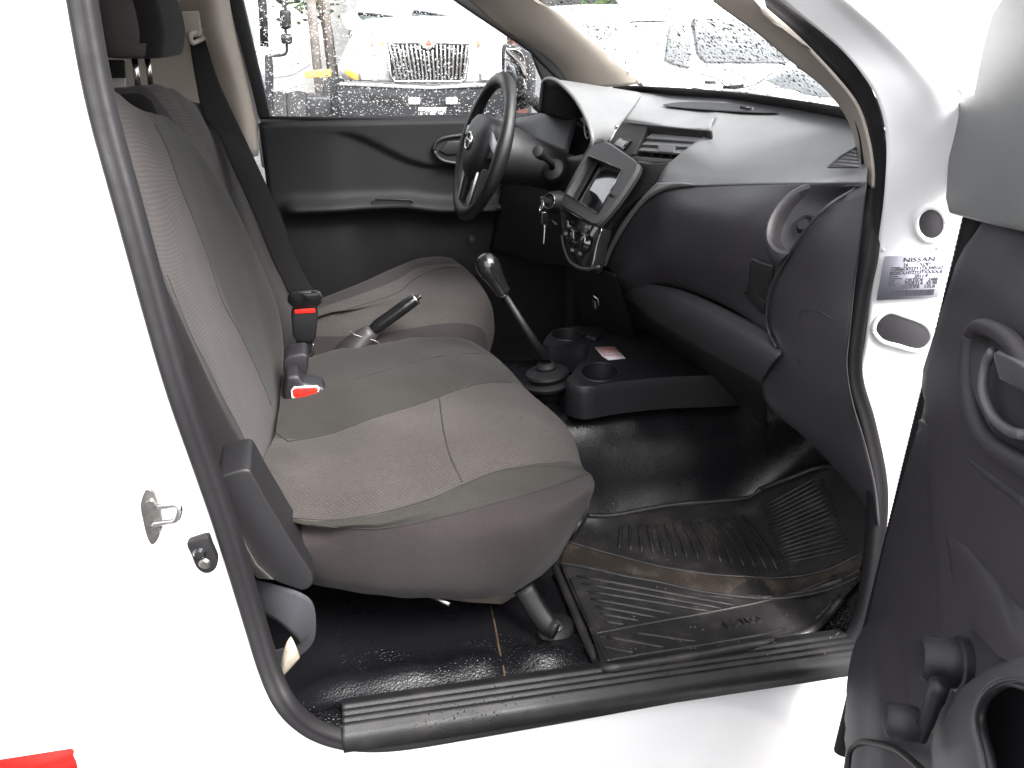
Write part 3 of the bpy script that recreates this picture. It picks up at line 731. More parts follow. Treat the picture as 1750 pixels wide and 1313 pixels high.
RB = prism('release_button', pb, V((0, .006, 0)), RED, B2_, bevel=.002)
prism('button_frame', [P(x, y, Y=.5815) for x, y in ((497, 668), (502, 662), (542, 660), (546, 664), (544, 678), (538, 681), (506, 684), (498, 680))], V((0, .006, 0)), STICKW, B2_, bevel=.001)
text('button_text', 'PRESS', .0065, P(521, 667, Y=.5793), (1, 0, .05), (0, 0, 1), INK, B2_)
B3_ = rb('belt_tongue_block', [(484, 640), (484, 618), (493, 609), (519, 605), (526, 610), (527, 628), (522, 645), (514, 655), (505, 644), (492, 644)], .63, (0, .045, .012), PLAS, T, bevel=.005)
# near belt loop and its paper tag
lp = [[(405, 985, .17), (430, 990, .12), (470, 1000, .085), (510, 1012, .07), (534, 1030, .075), (540, 1065, .09), (534, 1100, .105), (505, 1128, .12), (470, 1150, .13)],
      [(420, 1035, .165), (442, 1047, .12), (468, 1060, .088), (492, 1078, .076), (508, 1092, .085), (512, 1102, .10), (496, 1106, .115), (470, 1112, .125), (452, 1120, .14)]]
NB = patch('seat_belt', [lp[0], [((a[0]+b[0])/2, (a[1]+b[1])/2, (a[2]+b[2])/2-.002) for a, b in zip(*lp)], lp[1]], WEBG, T, nu=6, nv=4, solid=.0015)
NB['label'] = 'faded grey belt webbing looped low beside the bench'
PAP = patch('paper_scrap', [[(497, 1088, .035), (502, 1096, .03), (509, 1112, .03), (513, 1126, .04)], [(490, 1098, .03), (497, 1112, .022), (502, 1124, .024), (505, 1134, .034)], [(483, 1118, .03), (486, 1132, .024), (489, 1142, .026), (490, 1150, .034)], [(478, 1150, .035), (479, 1153, .035), (480, 1156, .035), (482, 1157, .036)]], PAPER, None, nu=4, nv=4, solid=.0006)
tag(PAP, 'small crumpled cream paper tag by the grey belt loop at the door sill', 'paper tag')
# ---- handbrake
hb = [P(622, 578, Y=.865), P(645, 558, Y=.865), P(670, 540, Y=.865), P(695, 522, Y=.865), P(713, 510, Y=.865)]
HB = tube('hand_brake', spline(hb, 5), [.014]*5+[.0165]*11+[.0155, .0155, .015, .013, .010], GLOSS, T, n=16)
HB['label'] = 'black handbrake lever between the seats'
lathe('brake_button', [(.006, 0), (.006, .008), (.005, .010), (0, .0105)], hb[-1], hb[-1]-hb[-2], GLOSS, HB, n=16)
lathe('grip_band', [(.0145, -.002), (.016, 0), (.0145, .003)], hb[-1]-(hb[-1]-hb[-2]).normalized()*.004, hb[-1]-hb[-2], STEEL, HB, n=20)
bm = bmesh.new(); rings = []
c_top = hb[0].lerp(hb[1], .7); ax = (hb[1]-hb[0]).normalized(); M = axes(ax)
for t in range(9):
    u = t/8; c = c_top-ax*(.11*u)-V((0.01*u, 0, .06*u*u)); r = .017+.038*u
    rings.append([bm.verts.new(c+M @ V((math.cos(a)*r*(1+.13*math.sin(a*4+u*5)*u), math.sin(a)*r*(1+.13*math.sin(a*4+u*5)*u), 0))) for a in [k*.2618 for k in range(24)]])
for a, b in zip(rings, rings[1:]):
    for k in range(24): bm.faces.new((a[k], a[(k+1) % 24], b[(k+1) % 24], b[k]))
bm_obj('brake_boot', bm, mat('boot_leatherette', (.035, .031, .032), .5, mottle=.3), HB, solid=.002)
tube('boot_ring', spline([P(x, y, Y=.845) for x, y in ((599, 566), (606, 572), (625, 578), (642, 583), (649, 588))], 5), .0011, STEEL, HB, n=8)

# ================================================================== DASHBOARD
def PX(p): return P(p[0], p[1], X=p[2])
def patchX(name, rows, m, parent, nu=6, nv=6, solid=.004, **k):
    return patch(name, [[PX(p) for p in r] for r in rows], m, parent, nu=nu, nv=nv, solid=solid, **k)
top = [[(1500, 206, 1.17), (1430, 193, 1.19), (1360, 182, 1.20), (1300, 173, 1.20), (1245, 167, 1.19)],
       [(1494, 232, 1.11), (1425, 219, 1.13), (1350, 206, 1.14), (1282, 195, 1.13), (1228, 186, 1.115)],
       [(1488, 262, 1.065), (1412, 250, 1.075), (1335, 238, 1.07), (1262, 228, 1.05), (1213, 223, 1.02)],
       [(1482, 288, 1.03), (1402, 282, 1.03), (1318, 276, 1.01), (1240, 270, .985), (1176, 252, .965)],
       [(1479, 303, 1.01), (1396, 302, 1.0), (1302, 301, .98), (1215, 300, .955), (1140, 283, .94)],
       [(1477, 315, 1.0), (1393, 313, .985), (1288, 314.5, .965), (1190, 317, .94), (1122, 312, .925)]]
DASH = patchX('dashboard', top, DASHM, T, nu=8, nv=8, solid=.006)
ct = [[(1245, 167, 1.19), (1190, 162, 1.20), (1140, 159, 1.20), (1095, 157, 1.17)],
      [(1228, 186, 1.115), (1180, 181, 1.12), (1130, 176, 1.11), (1092, 168, 1.08)],
      [(1213, 223, 1.02), (1165, 217, 1.01), (1110, 206, 1.0), (1070, 200, .985)],
      [(1211.5, 225, 1.019), (1160, 224, 1.005), (1106, 216, .993), (1064, 209, .978)]]
gct = surf([[PX(p) for p in r] for r in ct], 8, 8)
bm = bmesh.new(); bm.from_mesh(DASH.data)
vv = [[bm.verts.new(p) for p in r] for r in gct]
for i in range(len(vv)-1):
    for j in range(len(vv[0])-1): bm.faces.new((vv[i][j], vv[i][j+1], vv[i+1][j+1], vv[i+1][j]))
bmesh.ops.remove_doubles(bm, verts=bm.verts, dist=.004); bmesh.ops.recalc_face_normals(bm, faces=bm.faces)
bm.to_mesh(DASH.data); bm.free(); face_cam(DASH.data)
for p in DASH.data.polygons: p.use_smooth = True
V_ = [(1122, 312, .925), (1098, 336, .915), (1072, 366, .905), (1050, 396, .895), (1034, 430, .888), (1026, 455, .885)]
C_ = [(1190, 317, .94), (1135, 326, .925), (1098, 350, .912), (1068, 390, .902), (1046, 430, .895), (1036, 458, .892)]
patchX('dash_sweep', [V_, [((a[0]*.55+b[0]*.45), (a[1]+b[1])/2-2, (a[2]+b[2])/2-.006) for a, b in zip(V_, C_)], C_], DASHM, DASH)
D0 = [(1478, 315, 1.0), (1393, 313, .985), (1288, 314.5, .966), (1190, 317, .942), (1135, 326, .927), (1098, 350, .914), (1068, 390, .904), (1046, 430, .897), (1036, 458, .894)]
D0b = [(1478, 319, 1.004), (1391, 318, .992), (1286, 320, .976), (1188, 323, .955), (1137, 332, .940), (1102, 356, .928), (1073, 395, .916), (1051, 434, .906), (1040, 462, .90)]
D1 = [(1462, 350, 1.02), (1378, 348, .982), (1275, 354, .934), (1185, 358, .920), (1138, 366, .918), (1106, 384, .922), (1080, 414, .914), (1058, 446, .906), (1045, 470, .90)]
D2 = [(1440, 400, 1.015), (1355, 400, .966), (1258, 404, .924), (1178, 408, .917), (1134, 414, .917), (1106, 426, .920), (1082, 446, .914), (1060, 468, .908), (1046, 484, .90)]
D3 = [(1415, 460, 1.0), (1338, 462, .962), (1245, 458, .934), (1172, 450, .928), (1130, 450, .926), (1104, 456, .924), (1080, 468, .918), (1058, 482, .912), (1044, 494, .905)]
D4 = [(1400, 520, 1.005), (1333, 530, .975), (1245, 508, .962), (1172, 484, .955), (1132, 477, .948), (1106, 480, .94), (1080, 486, .932), (1056, 496, .924), (1040, 506, .915)]
D5 = [(1395, 590, 1.005), (1333, 586, .98), (1250, 530, .975), (1176, 498, .97), (1135, 489, .962), (1108, 490, .952), (1082, 494, .942), (1056, 502, .93), (1038, 512, .92)]
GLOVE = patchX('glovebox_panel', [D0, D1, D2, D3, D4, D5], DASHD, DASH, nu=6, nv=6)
L0 = [(1345, 594, .985), (1310, 566, .975), (1250, 533, .965), (1180, 501, .957), (1135, 489, .95), (1100, 486, .945), (1070, 489, .94)]
L1 = [(1330, 608, .962), (1295, 588, .955), (1235, 555, .947), (1168, 521, .941), (1128, 504, .939), (1096, 497, .94), (1068, 494, .94)]
L2 = [(1312, 632, .964), (1278, 613, .957), (1220, 580, .950), (1158, 545, .944), (1120, 522, .943), (1091, 508, .943), (1066, 499, .943)]
L3 = [(1300, 655, .985), (1262, 634, .985), (1205, 602, .98), (1145, 566, .975), (1108, 540, .97), (1084, 520, .96), (1062, 506, .95)]
patchX('lower_shelf_lip', [L0, L1, L2, L3], mat('grained_lip', (.036, .034, .038), .55, bump=.3, bscale=600), DASH)
patchX('dash_underside', [L3, [(x+8, y+40, X+.12) for x, y, X in L3], [(x+10, y+90, X+.3) for x, y, X in L3]], PLASD, DASH)
# end panel / kick panel at the door side
kp = [[(1481, 316, .998), (1462, 324, .988), (1440, 338, .975), (1412, 356, .958)],
      [(1470, 420, .998), (1440, 420, .980), (1405, 415, .96), (1366, 410, .945)],
      [(1458, 500, 1.0), (1420, 505, .983), (1370, 500, .965), (1322, 484, .948)],
      [(1450, 570, 1.0), (1410, 580, .988), (1355, 575, .972), (1312, 545, .966)],
      [(1446, 630, 1.01), (1410, 640, .998), (1360, 630, .98), (1328, 592, .968)],
      [(1456, 690, 1.03), (1420, 700, 1.02), (1360, 690, 1.0), (1302, 655, .985)],
      [(1478, 760, 1.08), (1440, 760, 1.06), (1380, 740, 1.03), (1318, 700, 1.0)],
      [(1494, 832, 1.13), (1470, 822, 1.12), (1430, 796, 1.10), (1380, 752, 1.08)],
      [(1500, 900, 1.15), (1490, 890, 1.16), (1475, 860, 1.17), (1440, 815, 1.17)]]
KICK = patchX('end_panel', kp, mat('end_panel_plastic', (.034, .0315, .0365), .55, bump=.12, bscale=800, mottle=.12), DASH, nu=6, nv=6)  # base raised so the colour holds the flare haze at this side
pl_ = [on_mesh(KICK, x, y, .0005) for x, y in ((1366, 620), (1363, 575), (1364, 545), (1370, 532), (1385, 528), (1405, 534), (1426, 548))]
tube('panel_line', spline([p for p in pl_ if p is not None], 4), .0011, DASHD, KICK, n=6)
tube('panel_edge', spline([PX(p)+V((-.003, -.003, 0)) for p in ((1462, 322, .996), (1412, 355, .953), (1366, 409, .943), (1322, 483, .946), (1312, 530, .958), (1314, 562, .967), (1328, 592, .968))], 5), .0022, DASHD, KICK, n=8)
patch('side_kick_panel', [[V((.98, 1.435, z)), V((1.2, 1.43, z)), V((1.38, 1.40, z))] for z in (-.1, .3, .8)], PLASD, T)
# round side vent in its horn shaped housing
vc = P(1368, 376, X=.962); va = (-cR*.60+cU*.35-cF*.72).normalized()
def pix(p):
    v = p-CAM; z = v.dot(cF); return (PW/2+FPX*v.dot(cR)/z, PH/2-FPX*v.dot(cU)/z)
def trim_at_panel(o):      # the end panel's edge cuts across the vent housing
    bm = bmesh.new(); bm.from_mesh(o.data)
    for a, b in (((1452, 334), (1374, 408)), ((1374, 408), (1322, 500))):
        pn = ray(*a).cross(ray(*b)).normalized()
        if pn.dot(ray(1500, 420)) < 0: pn = -pn
        bmesh.ops.bisect_plane(bm, geom=bm.verts[:]+bm.edges[:]+bm.faces[:], plane_co=CAM, plane_no=pn, clear_outer=True)
    bm.to_mesh(o.data); bm.free()
    for p in o.data.polygons: p.use_smooth = True
trim_at_panel(lathe('side_vent', [(.010, -.018), (.012, -.014), (.016, -.018), (.026, -.022), (.034, -.020), (.038, -.008), (.0415, .001), (.046, .0035), (.051, .000), (.055, -.012), (.057, -.035)], vc, va, DASHD, DASH, n=96, sy=1.22, sx=.95, up=(cU*.86+cR*.5)))
trim_at_panel(lathe('vent_hub', [(0, -.012), (.008, -.012), (.011, -.016), (.012, -.022)], vc, va, PLAS, DASH, n=48))
# glove pocket by the end panel
rq = ((1286, 444), (1324, 455), (1318, 542), (1275, 500))
def bq(u, v): return tuple((rq[0][k]*(1-u)+rq[1][k]*u)*(1-v)+(rq[3][k]*(1-u)+rq[2][k]*u)*v for k in (0, 1))
gg = [[on_mesh(GLOVE, *bq(u/7, v/7), .0025) for u in range(8)] for v in range(8)]
if all(p is not None for r in gg for p in r):
    link('glove_handle_recess', grid_mesh('glove_handle_recess', gg), DARKIN, DASH, solid=.001)
    rim = [gg[7][0], gg[4][0], gg[0][0], gg[0][3], gg[0][7]]
    tube('recess_rim', spline(rim, 4), .0028, DASHD, DASH, n=8)
hl_ = [on_mesh(GLOVE, x, y, .0045) for x, y in ((1280, 506), (1290, 496), (1312, 516), (1308, 536), (1299, 529))]
prism('handle_ledge', [p for p in hl_ if p is not None], V((.004, .003, 0)), PLAS, DASH, bevel=.001)
# defroster grille and a small sensor on the dash top
dgp = [[on_mesh(DASH, x, y, .0045) for x, y in ((1132, 182), (1160, 178), (1205, 178), (1250, 181), (1292, 187), (1330, 194))], [on_mesh(DASH, x, y, .0045) for x, y in ((1140, 185), (1175, 189), (1215, 192), (1255, 195), (1295, 197), (1332, 197))]]
if all(p is not None for r in dgp for p in r): patch('defroster_grille', dgp, PLASD, DASH, solid=.0006)
sp = on_mesh(DASH, 1284, 191, .0); lathe('light_sensor', [(0, .010), (.006, .008), (.009, 0)], sp, (0, 0, 1), PLAS, DASH, n=20)
tube('sensor_arm', [sp+V((0, 0, .006)), sp+V((-.02, .012, .008))], .003, PLAS, DASH, n=8)
# side demister grille
dg = [P(x, y, X=X) for x, y, X in ((1419, 292, 1.005), (1440, 273, 1.025), (1468, 258, 1.05), (1472, 292, 1.02))]
prism('side_demister', [p+V((-.0035, -.001, .003)) for p in dg], V((-.002, 0, .002)), DASHD, DASH, bevel=.001)
tube('demister_rim', [p+V((-.006, -.001, .005)) for p in dg[:3]], .0014, DASHM, DASH, n=6)
for k in range(5):
    u = .2+.17*k; a = dg[0].lerp(dg[2], u); b = dg[0].lerp(dg[3], u+.05); b = dg[3].lerp(dg[2], u*.9)
    tube('demister_slat', [dg[0].lerp(dg[2], .15+.17*k)+V((-.006, -.001, .005)), dg[3].lerp(dg[2], .17*k+.05)+V((-.006, -.001, .005))], .0016, DASHM, DASH, n=6)
# ---- centre of the dash top and instrument hood
hl = [(922, 190, .845), (926, 155, .842), (930, 138, .842), (945, 135.5, .85), (962, 146, .858), (983, 169, .868), (1001, 200, .876), (1011, 229, .88), (1011, 248, .88), (1000, 268, .875)]
hm = [(940, 192, .91), (955, 160, .92), (975, 142, .93), (995, 143, .94), (1013, 154, .945), (1028, 176, .945), (1036, 200, .94), (1034, 228, .925), (1026, 248, .915), (1006, 270, .90)]
hv = [(1000, 192, 1.08), (1040, 165, 1.12), (1080, 157, 1.14), (1098, 160, 1.14), (1103, 167, 1.11), (1090, 187, 1.04), (1066, 210, .985), (1045, 236, .945), (1030, 252, .925), (1012, 272, .91)]
HOOD = patchX('instrument_hood', [hl, [((a[0]*2+b[0])/3, (a[1]*2+b[1])/3-.4, (a[2]*2+b[2])/3) for a, b in zip(hl, hm)], hm, hv], DASHM, DASH, nu=6, nv=6, solid=.003)
lipc = spline([PX(p) for p in hl], 5)
tube('hood_lip', lipc, .005, DASHM, HOOD, n=10)
cc = sum(lipc, V((0, 0, 0)))/len(lipc)
inner = [[p+V((.002, 0, -.003)) for p in lipc], [p.lerp(cc, .16)+V((.04, .01, -.018)) for p in lipc], [p.lerp(cc, .38)+V((.085, .035, -.04)) for p in lipc]]
me = grid_mesh('hood_lining', inner); link('hood_lining', me, DASHD, HOOD, solid=.002)
prism('gauge_lens', [p.lerp(cc, .38)+V((.083, .035, -.04)) for p in lipc], V((.004, 0, 0)), SCREEN, HOOD, bevel=0, smooth=False)
tube('gauge_ring', [cc+V((.078, .075+.032*math.cos(a*.2618), -.055+.032*math.sin(a*.2618))) for a in range(25)], .002, SILVER, HOOD, n=8)
# driver end of the dash, and its lower panel
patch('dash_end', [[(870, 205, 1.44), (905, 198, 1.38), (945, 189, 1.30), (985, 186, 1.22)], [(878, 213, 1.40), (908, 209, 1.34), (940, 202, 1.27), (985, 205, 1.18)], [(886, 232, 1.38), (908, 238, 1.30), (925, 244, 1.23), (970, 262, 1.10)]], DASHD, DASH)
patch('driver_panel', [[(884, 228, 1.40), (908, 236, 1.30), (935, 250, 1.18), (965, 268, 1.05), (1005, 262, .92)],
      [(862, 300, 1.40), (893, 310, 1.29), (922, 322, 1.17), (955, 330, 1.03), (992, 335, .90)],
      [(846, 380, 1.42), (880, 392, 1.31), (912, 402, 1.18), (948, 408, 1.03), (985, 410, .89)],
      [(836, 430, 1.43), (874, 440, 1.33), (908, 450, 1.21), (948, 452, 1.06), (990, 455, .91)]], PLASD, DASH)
# ---- centre stack
st = [(1009, 252), (1022, 243), (1037, 241), (1060, 256), (1088, 276), (1090, 285), (1084, 300), (1054, 345), (1024, 380), (1015, 384), (998, 376), (983, 366), (960, 352), (962, 335), (985, 290)]
def SP(x, y, d=0): # stack face plane: leans forward, turned a touch to the driver
    p0 = P(1025, 315, Y=.66); n = V((-.80, -.10, .59)).normalized()
    return PP(x, y, p0, n) + n*d
NST = V((-.80, -.10, .59)).normalized()
bez_o = spline([SP(x, y) for x, y in st], 3, closed=True)
scr = [(1006, 266), (1064, 290), (1022, 366), (968, 332)]
bm = bmesh.new()
inn = []
ip = [SP(x, y) for x, y in scr]
cen = sum(ip, V((0, 0, 0)))/4
per = []
for i in range(4):
    for k in range(8): per.append(ip[i].lerp(ip[(i+1) % 4], k/8))
# ring of faces between outline and screen opening (matched by angle)
M = axes(NST)
def ang(p): q = M.inverted() @ (p-cen); return math.atan2(q.y, q.x)
po = sorted(bez_o, key=ang); pi_ = []
for p in po:
    a = ang(p); best = None
    for i in range(4):
        A = M.inverted() @ (ip[i]-cen); B = M.inverted() @ (ip[(i+1) % 4]-cen); dx, dy = math.cos(a), math.sin(a)
        den = dx*(B.y-A.y)-dy*(B.x-A.x)
        if abs(den) < 1e-9: continue
        t = (A.x*(B.y-A.y)-A.y*(B.x-A.x))/den; s = (A.x*dy-A.y*dx)/den
        if t > 0 and -.001 <= s <= 1.001: best = cen + M @ V((dx*t, dy*t, 0))
    pi_.append(best if best is not None else p)
n_ = len(po)
r0 = [bm.verts.new(p-NST*.014+(cen-p)*.012) for p in po]; r1 = [bm.verts.new(p-NST*.006) for p in po]; r2 = [bm.verts.new(p.lerp(q, .10)) for p, q in zip(po, pi_)]; r3 = [bm.verts.new(q) for q in pi_]; r4 = [bm.verts.new(q.lerp(cen, .03)-NST*.022) for q in pi_]
for A, B in ((r0, r1), (r1, r2), (r2, r3), (r3, r4)):
    for k in range(n_): bm.faces.new((A[k], A[(k+1) % n_], B[(k+1) % n_], B[k]))
STACKM = mat('stack_plastic', (.018, .0168, .018), .48, bump=.12, bscale=800)
STACK = bm_obj('stereo_surround', bm, STACKM, DASH, angle=35)
prism('stereo_screen', [SP(x, y, -.0215) for x, y in scr], -NST*.004, SCREEN, DASH, bevel=0, smooth=False)
tube('screen_rim', [SP(x, y, .0008) for x, y in scr]+[SP(*scr[0], .0008)], .0014, GLOSS, DASH, n=6)
prism('stereo_slot', [SP(x, y, -.016) for x, y in ((1006, 268), (1012, 271), (975, 336), (969, 332))], -NST*.002, PLAS, DASH, bevel=0, smooth=False)
lathe('stereo_knob', [(0, .010), (.004, .009), (.005, 0)], SP(1047, 334, .0), NST, GLOSS, DASH, n=18)
# side cheek of the stack
patchX('stack_cheek', [[(1088, 277, .90), (1115, 279, .925), (1146, 277, .95)], [(1086, 300, .905), (1108, 300, .92), (1128, 302, .935)], [(1058, 345, .885), (1080, 340, .90), (1100, 334, .917)], [(1026, 385, .86), (1050, 378, .88), (1070, 368, .906)], [(1004, 425, .835), (1026, 425, .86), (1040, 425, .892)], [(1002, 462, .84), (1020, 465, .865), (1032, 462, .89)]], STACKM, DASH)
# heater panel: gloss black with three knobs
def HP(x, y, d=0):
    p0 = P(993, 420, Y=.66); n = V((-.93, -.12, .35)).normalized(); return PP(x, y, p0, n)+n*d
NHP = V((-.93, -.12, .35)).normalized()
hp_ = [(958, 354), (983, 367), (1010, 382), (1026, 388), (1018, 420), (1012, 450), (1005, 462), (990, 460), (975, 450), (966, 425), (960, 395)]
HEAT = prism('heater_panel', spline([HP(x, y) for x, y in hp_], 3, closed=True), -NHP*.03, GLOSS, DASH, bevel=.004)
for x, y, r in ((982, 409, .021), (1001, 417, .022), (976, 388, .012)):
    lathe('heater_knob', [(0, .014), (r*.6, .015), (r*.85, .012), (r, .001)], HP(x, y), NHP, GLOSS, HEAT, n=28)
    tube('knob_arc', [HP(x, y, .0135)+axes(NHP) @ V((r*.86*math.cos(a), r*.86*math.sin(a), 0)) for a in [.2+k*.16 for k in range(12)]], .0014, SILVER, HEAT, n=6)
for x, y in ((968, 399), (992, 433), (979, 427)): 
    prism('heater_mark', [HP(x-3, y-3, .0015), HP(x+3, y-1, .0015), HP(x+2, y+4, .0015), HP(x-3, y+3, .0015)], NHP*.001, SILVER, HEAT, bevel=0)
tube('heater_trim', spline([HP(x, y, .003) for x, y in ((962, 405), (966, 425), (975, 446), (990, 458), (1008, 461), (1026, 457))], 5), .0035, DASHD, HEAT, n=8)
patch('stack_base', [[(958, 400, .84), (985, 450, .78), (1025, 462, .68), (1050, 470, .64)], [(966, 450, .86), (995, 490, .80), (1032, 505, .71), (1066, 512, .67)], [(985, 510, .90), (1012, 540, .86), (1045, 560, .80), (1085, 575, .76)], [(1000, 560, .95), (1030, 585, .92), (1070, 605, .88), (1120, 630, .84)]], mat('stack_foot_plastic', (.0035, .0033, .0038), .7, spec=.25), DASH)
link('firewall', grid_mesh('firewall', surf([[V((1.37, y, z)) for y in (0, .5, 1, 1.43)] for z in (.05, .4, .84)], 3, 3)), PLASD, T, solid=.01)
prism('power_socket', [P(x, y, Y=.70) for x, y in ((1012, 509), (1020, 512), (1024, 524), (1016, 528))], V((-.004, -.01, 0)), GLOSS, DASH, bevel=.001)
tube('socket_edge', [P(x, y, Y=.69) for x, y in ((1014, 506), (1022, 512), (1023, 522))], .0012, SILVER, DASH, n=6)
# ---- centre air vent, hazard switch
def VP(x, y, d=0):
    p0 = P(1150, 250, X=.965); n = V((-.86, -.08, .5)).normalized(); return PP(x, y, p0, n)+n*d
NV = V((-.86, -.08, .5)).normalized()
VENT = prism('air_vent', [VP(x, y, -.03) for x, y in ((1064, 207), (1213, 224), (1176, 255), (1152, 272), (1070, 268), (1035, 250))], -NV*.004, DARKIN, DASH, bevel=0, smooth=False)
prism('vent_frame', [VP(x, y, -.004) for x, y in ((1066, 209), (1104, 214), (1080, 262), (1072, 268), (1042, 255), (1036, 246), (1050, 222))], -NV*.03, STACKM, VENT, bevel=.002)
prism('vent_frame', [VP(x, y, -.006) for x, y in ((1076, 264), (1156, 270), (1150, 276), (1092, 276), (1040, 256), (1046, 252))], -NV*.02, STACKM, VENT, bevel=.002)
patch('vent_frame', [[VP(x, y, .0) for x, y in ((1066, 208), (1140, 217), (1214, 224))], [VP(x, y, -.015) for x, y in ((1092, 222), (1140, 228), (1205, 234))], [VP(x, y, -.027) for x, y in ((1100, 232), (1140, 236), (1190, 240))]], STACKM, VENT)
for k, (a, b) in enumerate((((1099, 235), (1192, 242)), ((1092, 246), (1180, 251)), ((1086, 256), (1166, 262)))):
    p, q = VP(*a, -.010), VP(*b, -.010)
    prism('vent_slat', [p, q, q+V((.012, 0, .008)), p+V((.012, 0, .008))], NV*.002+V((0, 0, .003)), DASHM, VENT, bevel=.0008)
prism('vent_tab', [VP(x, y, -.006) for x, y in ((1120, 246), (1150, 248), (1146, 258), (1122, 257))], -NV*.006, DASHM, VENT, bevel=.001)
for k in range(5): prism('vent_vane', [VP(1108+k*17, 238+k*1.5, -.02), VP(1110+k*17, 238+k*1.5, -.02), VP(1100+k*16, 262, -.02), VP(1098+k*16, 262, -.02)], -NV*.006, PLASD, VENT, bevel=0)
HZ = prism('hazard_switch', [VP(x, y, .002) for x, y in ((1048, 248), (1060, 236), (1079, 240), (1066, 257))], -NV*.01, GLOSS, DASH, bevel=.002)
prism('switch_cap', [VP(x, y, .004) for x, y in ((1051, 248), (1059, 239), (1072, 243), (1064, 254))], -NV*.004, mat('grey_button', (.25, .24, .25), .4), HZ, bevel=.001)
tube('switch_cap', [VP(x, y, .004) for x, y in ((1044, 245), (1048, 237), (1052, 229), (1055, 223))], .0025, SILVER, HZ, n=8)
lathe('key_hook', [(0, .006), (.005, .005), (.006, 0)], VP(1057, 219, .004), NV, CHROME, HZ, n=14)

# ================================================================== STEERING
WC = V((.656, 1.05, .730)); tl = rad(18.7)
WN = V((-math.cos(tl), -.10, math.sin(tl))).normalized(); WU = V((math.sin(tl), 0, math.cos(tl))); WS = WU.cross(WN).normalized()*-1; WS = WS if WS.y > 0 else -WS
WU = WN.cross(WS); WU = WU if WU.z > 0 else -WU
def WP(a, b, d=0): return WC+WS*a+WU*b+WN*d          # a: to the far side, b: up, d: towards the driver
Rw = .168
bm = bmesh.new()
tube_bm(bm, [WP(Rw*math.sin(t*math.pi/36), Rw*math.cos(t*math.pi/36)) for t in range(73)], [.0165+.002*math.cos(4*t*math.pi/36) for t in range(73)], 16, caps=False)
WHEEL = bm_obj('steering_wheel', bm, LEATHER, T)
# hub pad: a domed shield
sh = [(-.085, .05), (-.06, .072), (0, .078), (.06, .072), (.085, .05), (.085, .0), (.065, -.045), (.03, -.075), (0, -.082), (-.03, -.075), (-.065, -.045), (-.085, 0)]
shp = [V((a, b, 0)) for a, b in sh]; shp = spline(shp, 4, closed=True)
bm = bmesh.new(); rings = []
for k, d in ((1.0, -.012), (1.0, .010), (.95, .022), (.8, .031), (.5, .037), (.2, .039)): rings.append([bm.verts.new(WP(p.x*k, p.y*k, d)) for p in shp])
cv = bm.verts.new(WP(0, 0, .0395)); n_ = len(shp)
for a, b in zip(rings, rings[1:]):
    for k in range(n_): bm.faces.new((a[k], a[(k+1) % n_], b[(k+1) % n_], b[k]))
for k in range(n_): bm.faces.new((rings[-1][k], rings[-1][(k+1) % n_], cv))
bm_obj('hub_pad', bm, PLAS, WHEEL)
def spoke(name, pts, d0, d1, m, r=.003): return prism(name, [WP(a, b, d0) for a, b in pts], WN*(d1-d0), m, WHEEL, bevel=r)
for s in (-1, 1):
    spoke('spoke', [(s*.07, .045), (s*.155, .030), (s*.158, -.005), (s*.075, -.02)], -.012, .010, PLAS, .006)
    spoke('spoke_trim', [(s*.086, .048), (s*.150, .030), (s*.152, .006), (s*.120, .012), (s*.090, .02)], .010, .016, SILVER, .002)
    spoke('spoke', [(s*.045, -.06), (s*.07, -.04), (s*.066, -.152), (s*.046, -.160)], -.012, .008, PLAS, .005)
    tube('spoke_trim', [WP(s*.062, -.055, .012), WP(s*.060, -.10, .011), WP(s*.052, -.152, .009)], .0035, SILVER, WHEEL, n=8)
em = [WP(.024*math.cos(a*.2618), .020*math.sin(a*.2618)+.006, .0405) for a in range(25)]
tube('emblem', em, .0032, CHROME, WHEEL, n=8)
spoke('emblem', [(-.029, .010), (.029, .010), (.029, .002), (-.029, .002)], .039, .0435, CHROME, .001)
text('emblem_text', 'NISSAN', .0075, WP(0, .006, .0438), -WS, WU, INK, WHEEL, sx=1.25)
# column shroud, stalks, ignition
ca = -WN
lathe('steering_column', [(.030, -.012), (.072, .0), (.078, .03), (.074, .07), (.062, .12), (.055, .20), (.05, .28)], WP(0, 0, -.014), ca, PLASD, T, n=36, sy=.95)
COLM = bpy.data.objects['steering_column']
lathe('wiper_stalk', [(0, .062), (.008, .062), (.0135, .060), (.0145, .050), (.0135, .030), (.010, .020), (.0075, 0), (.007, -.10)], P(934, 272, Y=.955), P(914, 254, Y=.90)-P(934, 272, Y=.955), PLAS, COLM, n=24)
lathe('stalk_boot', [(.030, 0), (.027, .012), (.018, .018), (.008, .019)], P(948, 292, Y=.99), P(914, 254, Y=.90)-P(948, 292, Y=.99), PLASD, COLM, n=24)
tube('light_stalk', [WP(.05, .0, -.06), WP(.15, .055, -.075), WP(.20, .075, -.075)], .008, PLAS, COLM, n=12)
ig = P(940, 344, Y=.93); iga = V((-.75, -.55, .25)).normalized()
IGN = lathe('ignition_lock', [(0, .004), (.010, .004), (.0105, .002), (.016, .002), (.018, .005), (.0205, .004), (.024, -.004), (.03, -.03)], ig, iga, PLASD, COLM, n=30)
tube('lock_ring', [ig+iga*.005+axes(iga) @ V((.0185*math.cos(a*.2618), .0185*math.sin(a*.2618), 0)) for a in range(25)], .0012, STEEL, COLM, n=6)
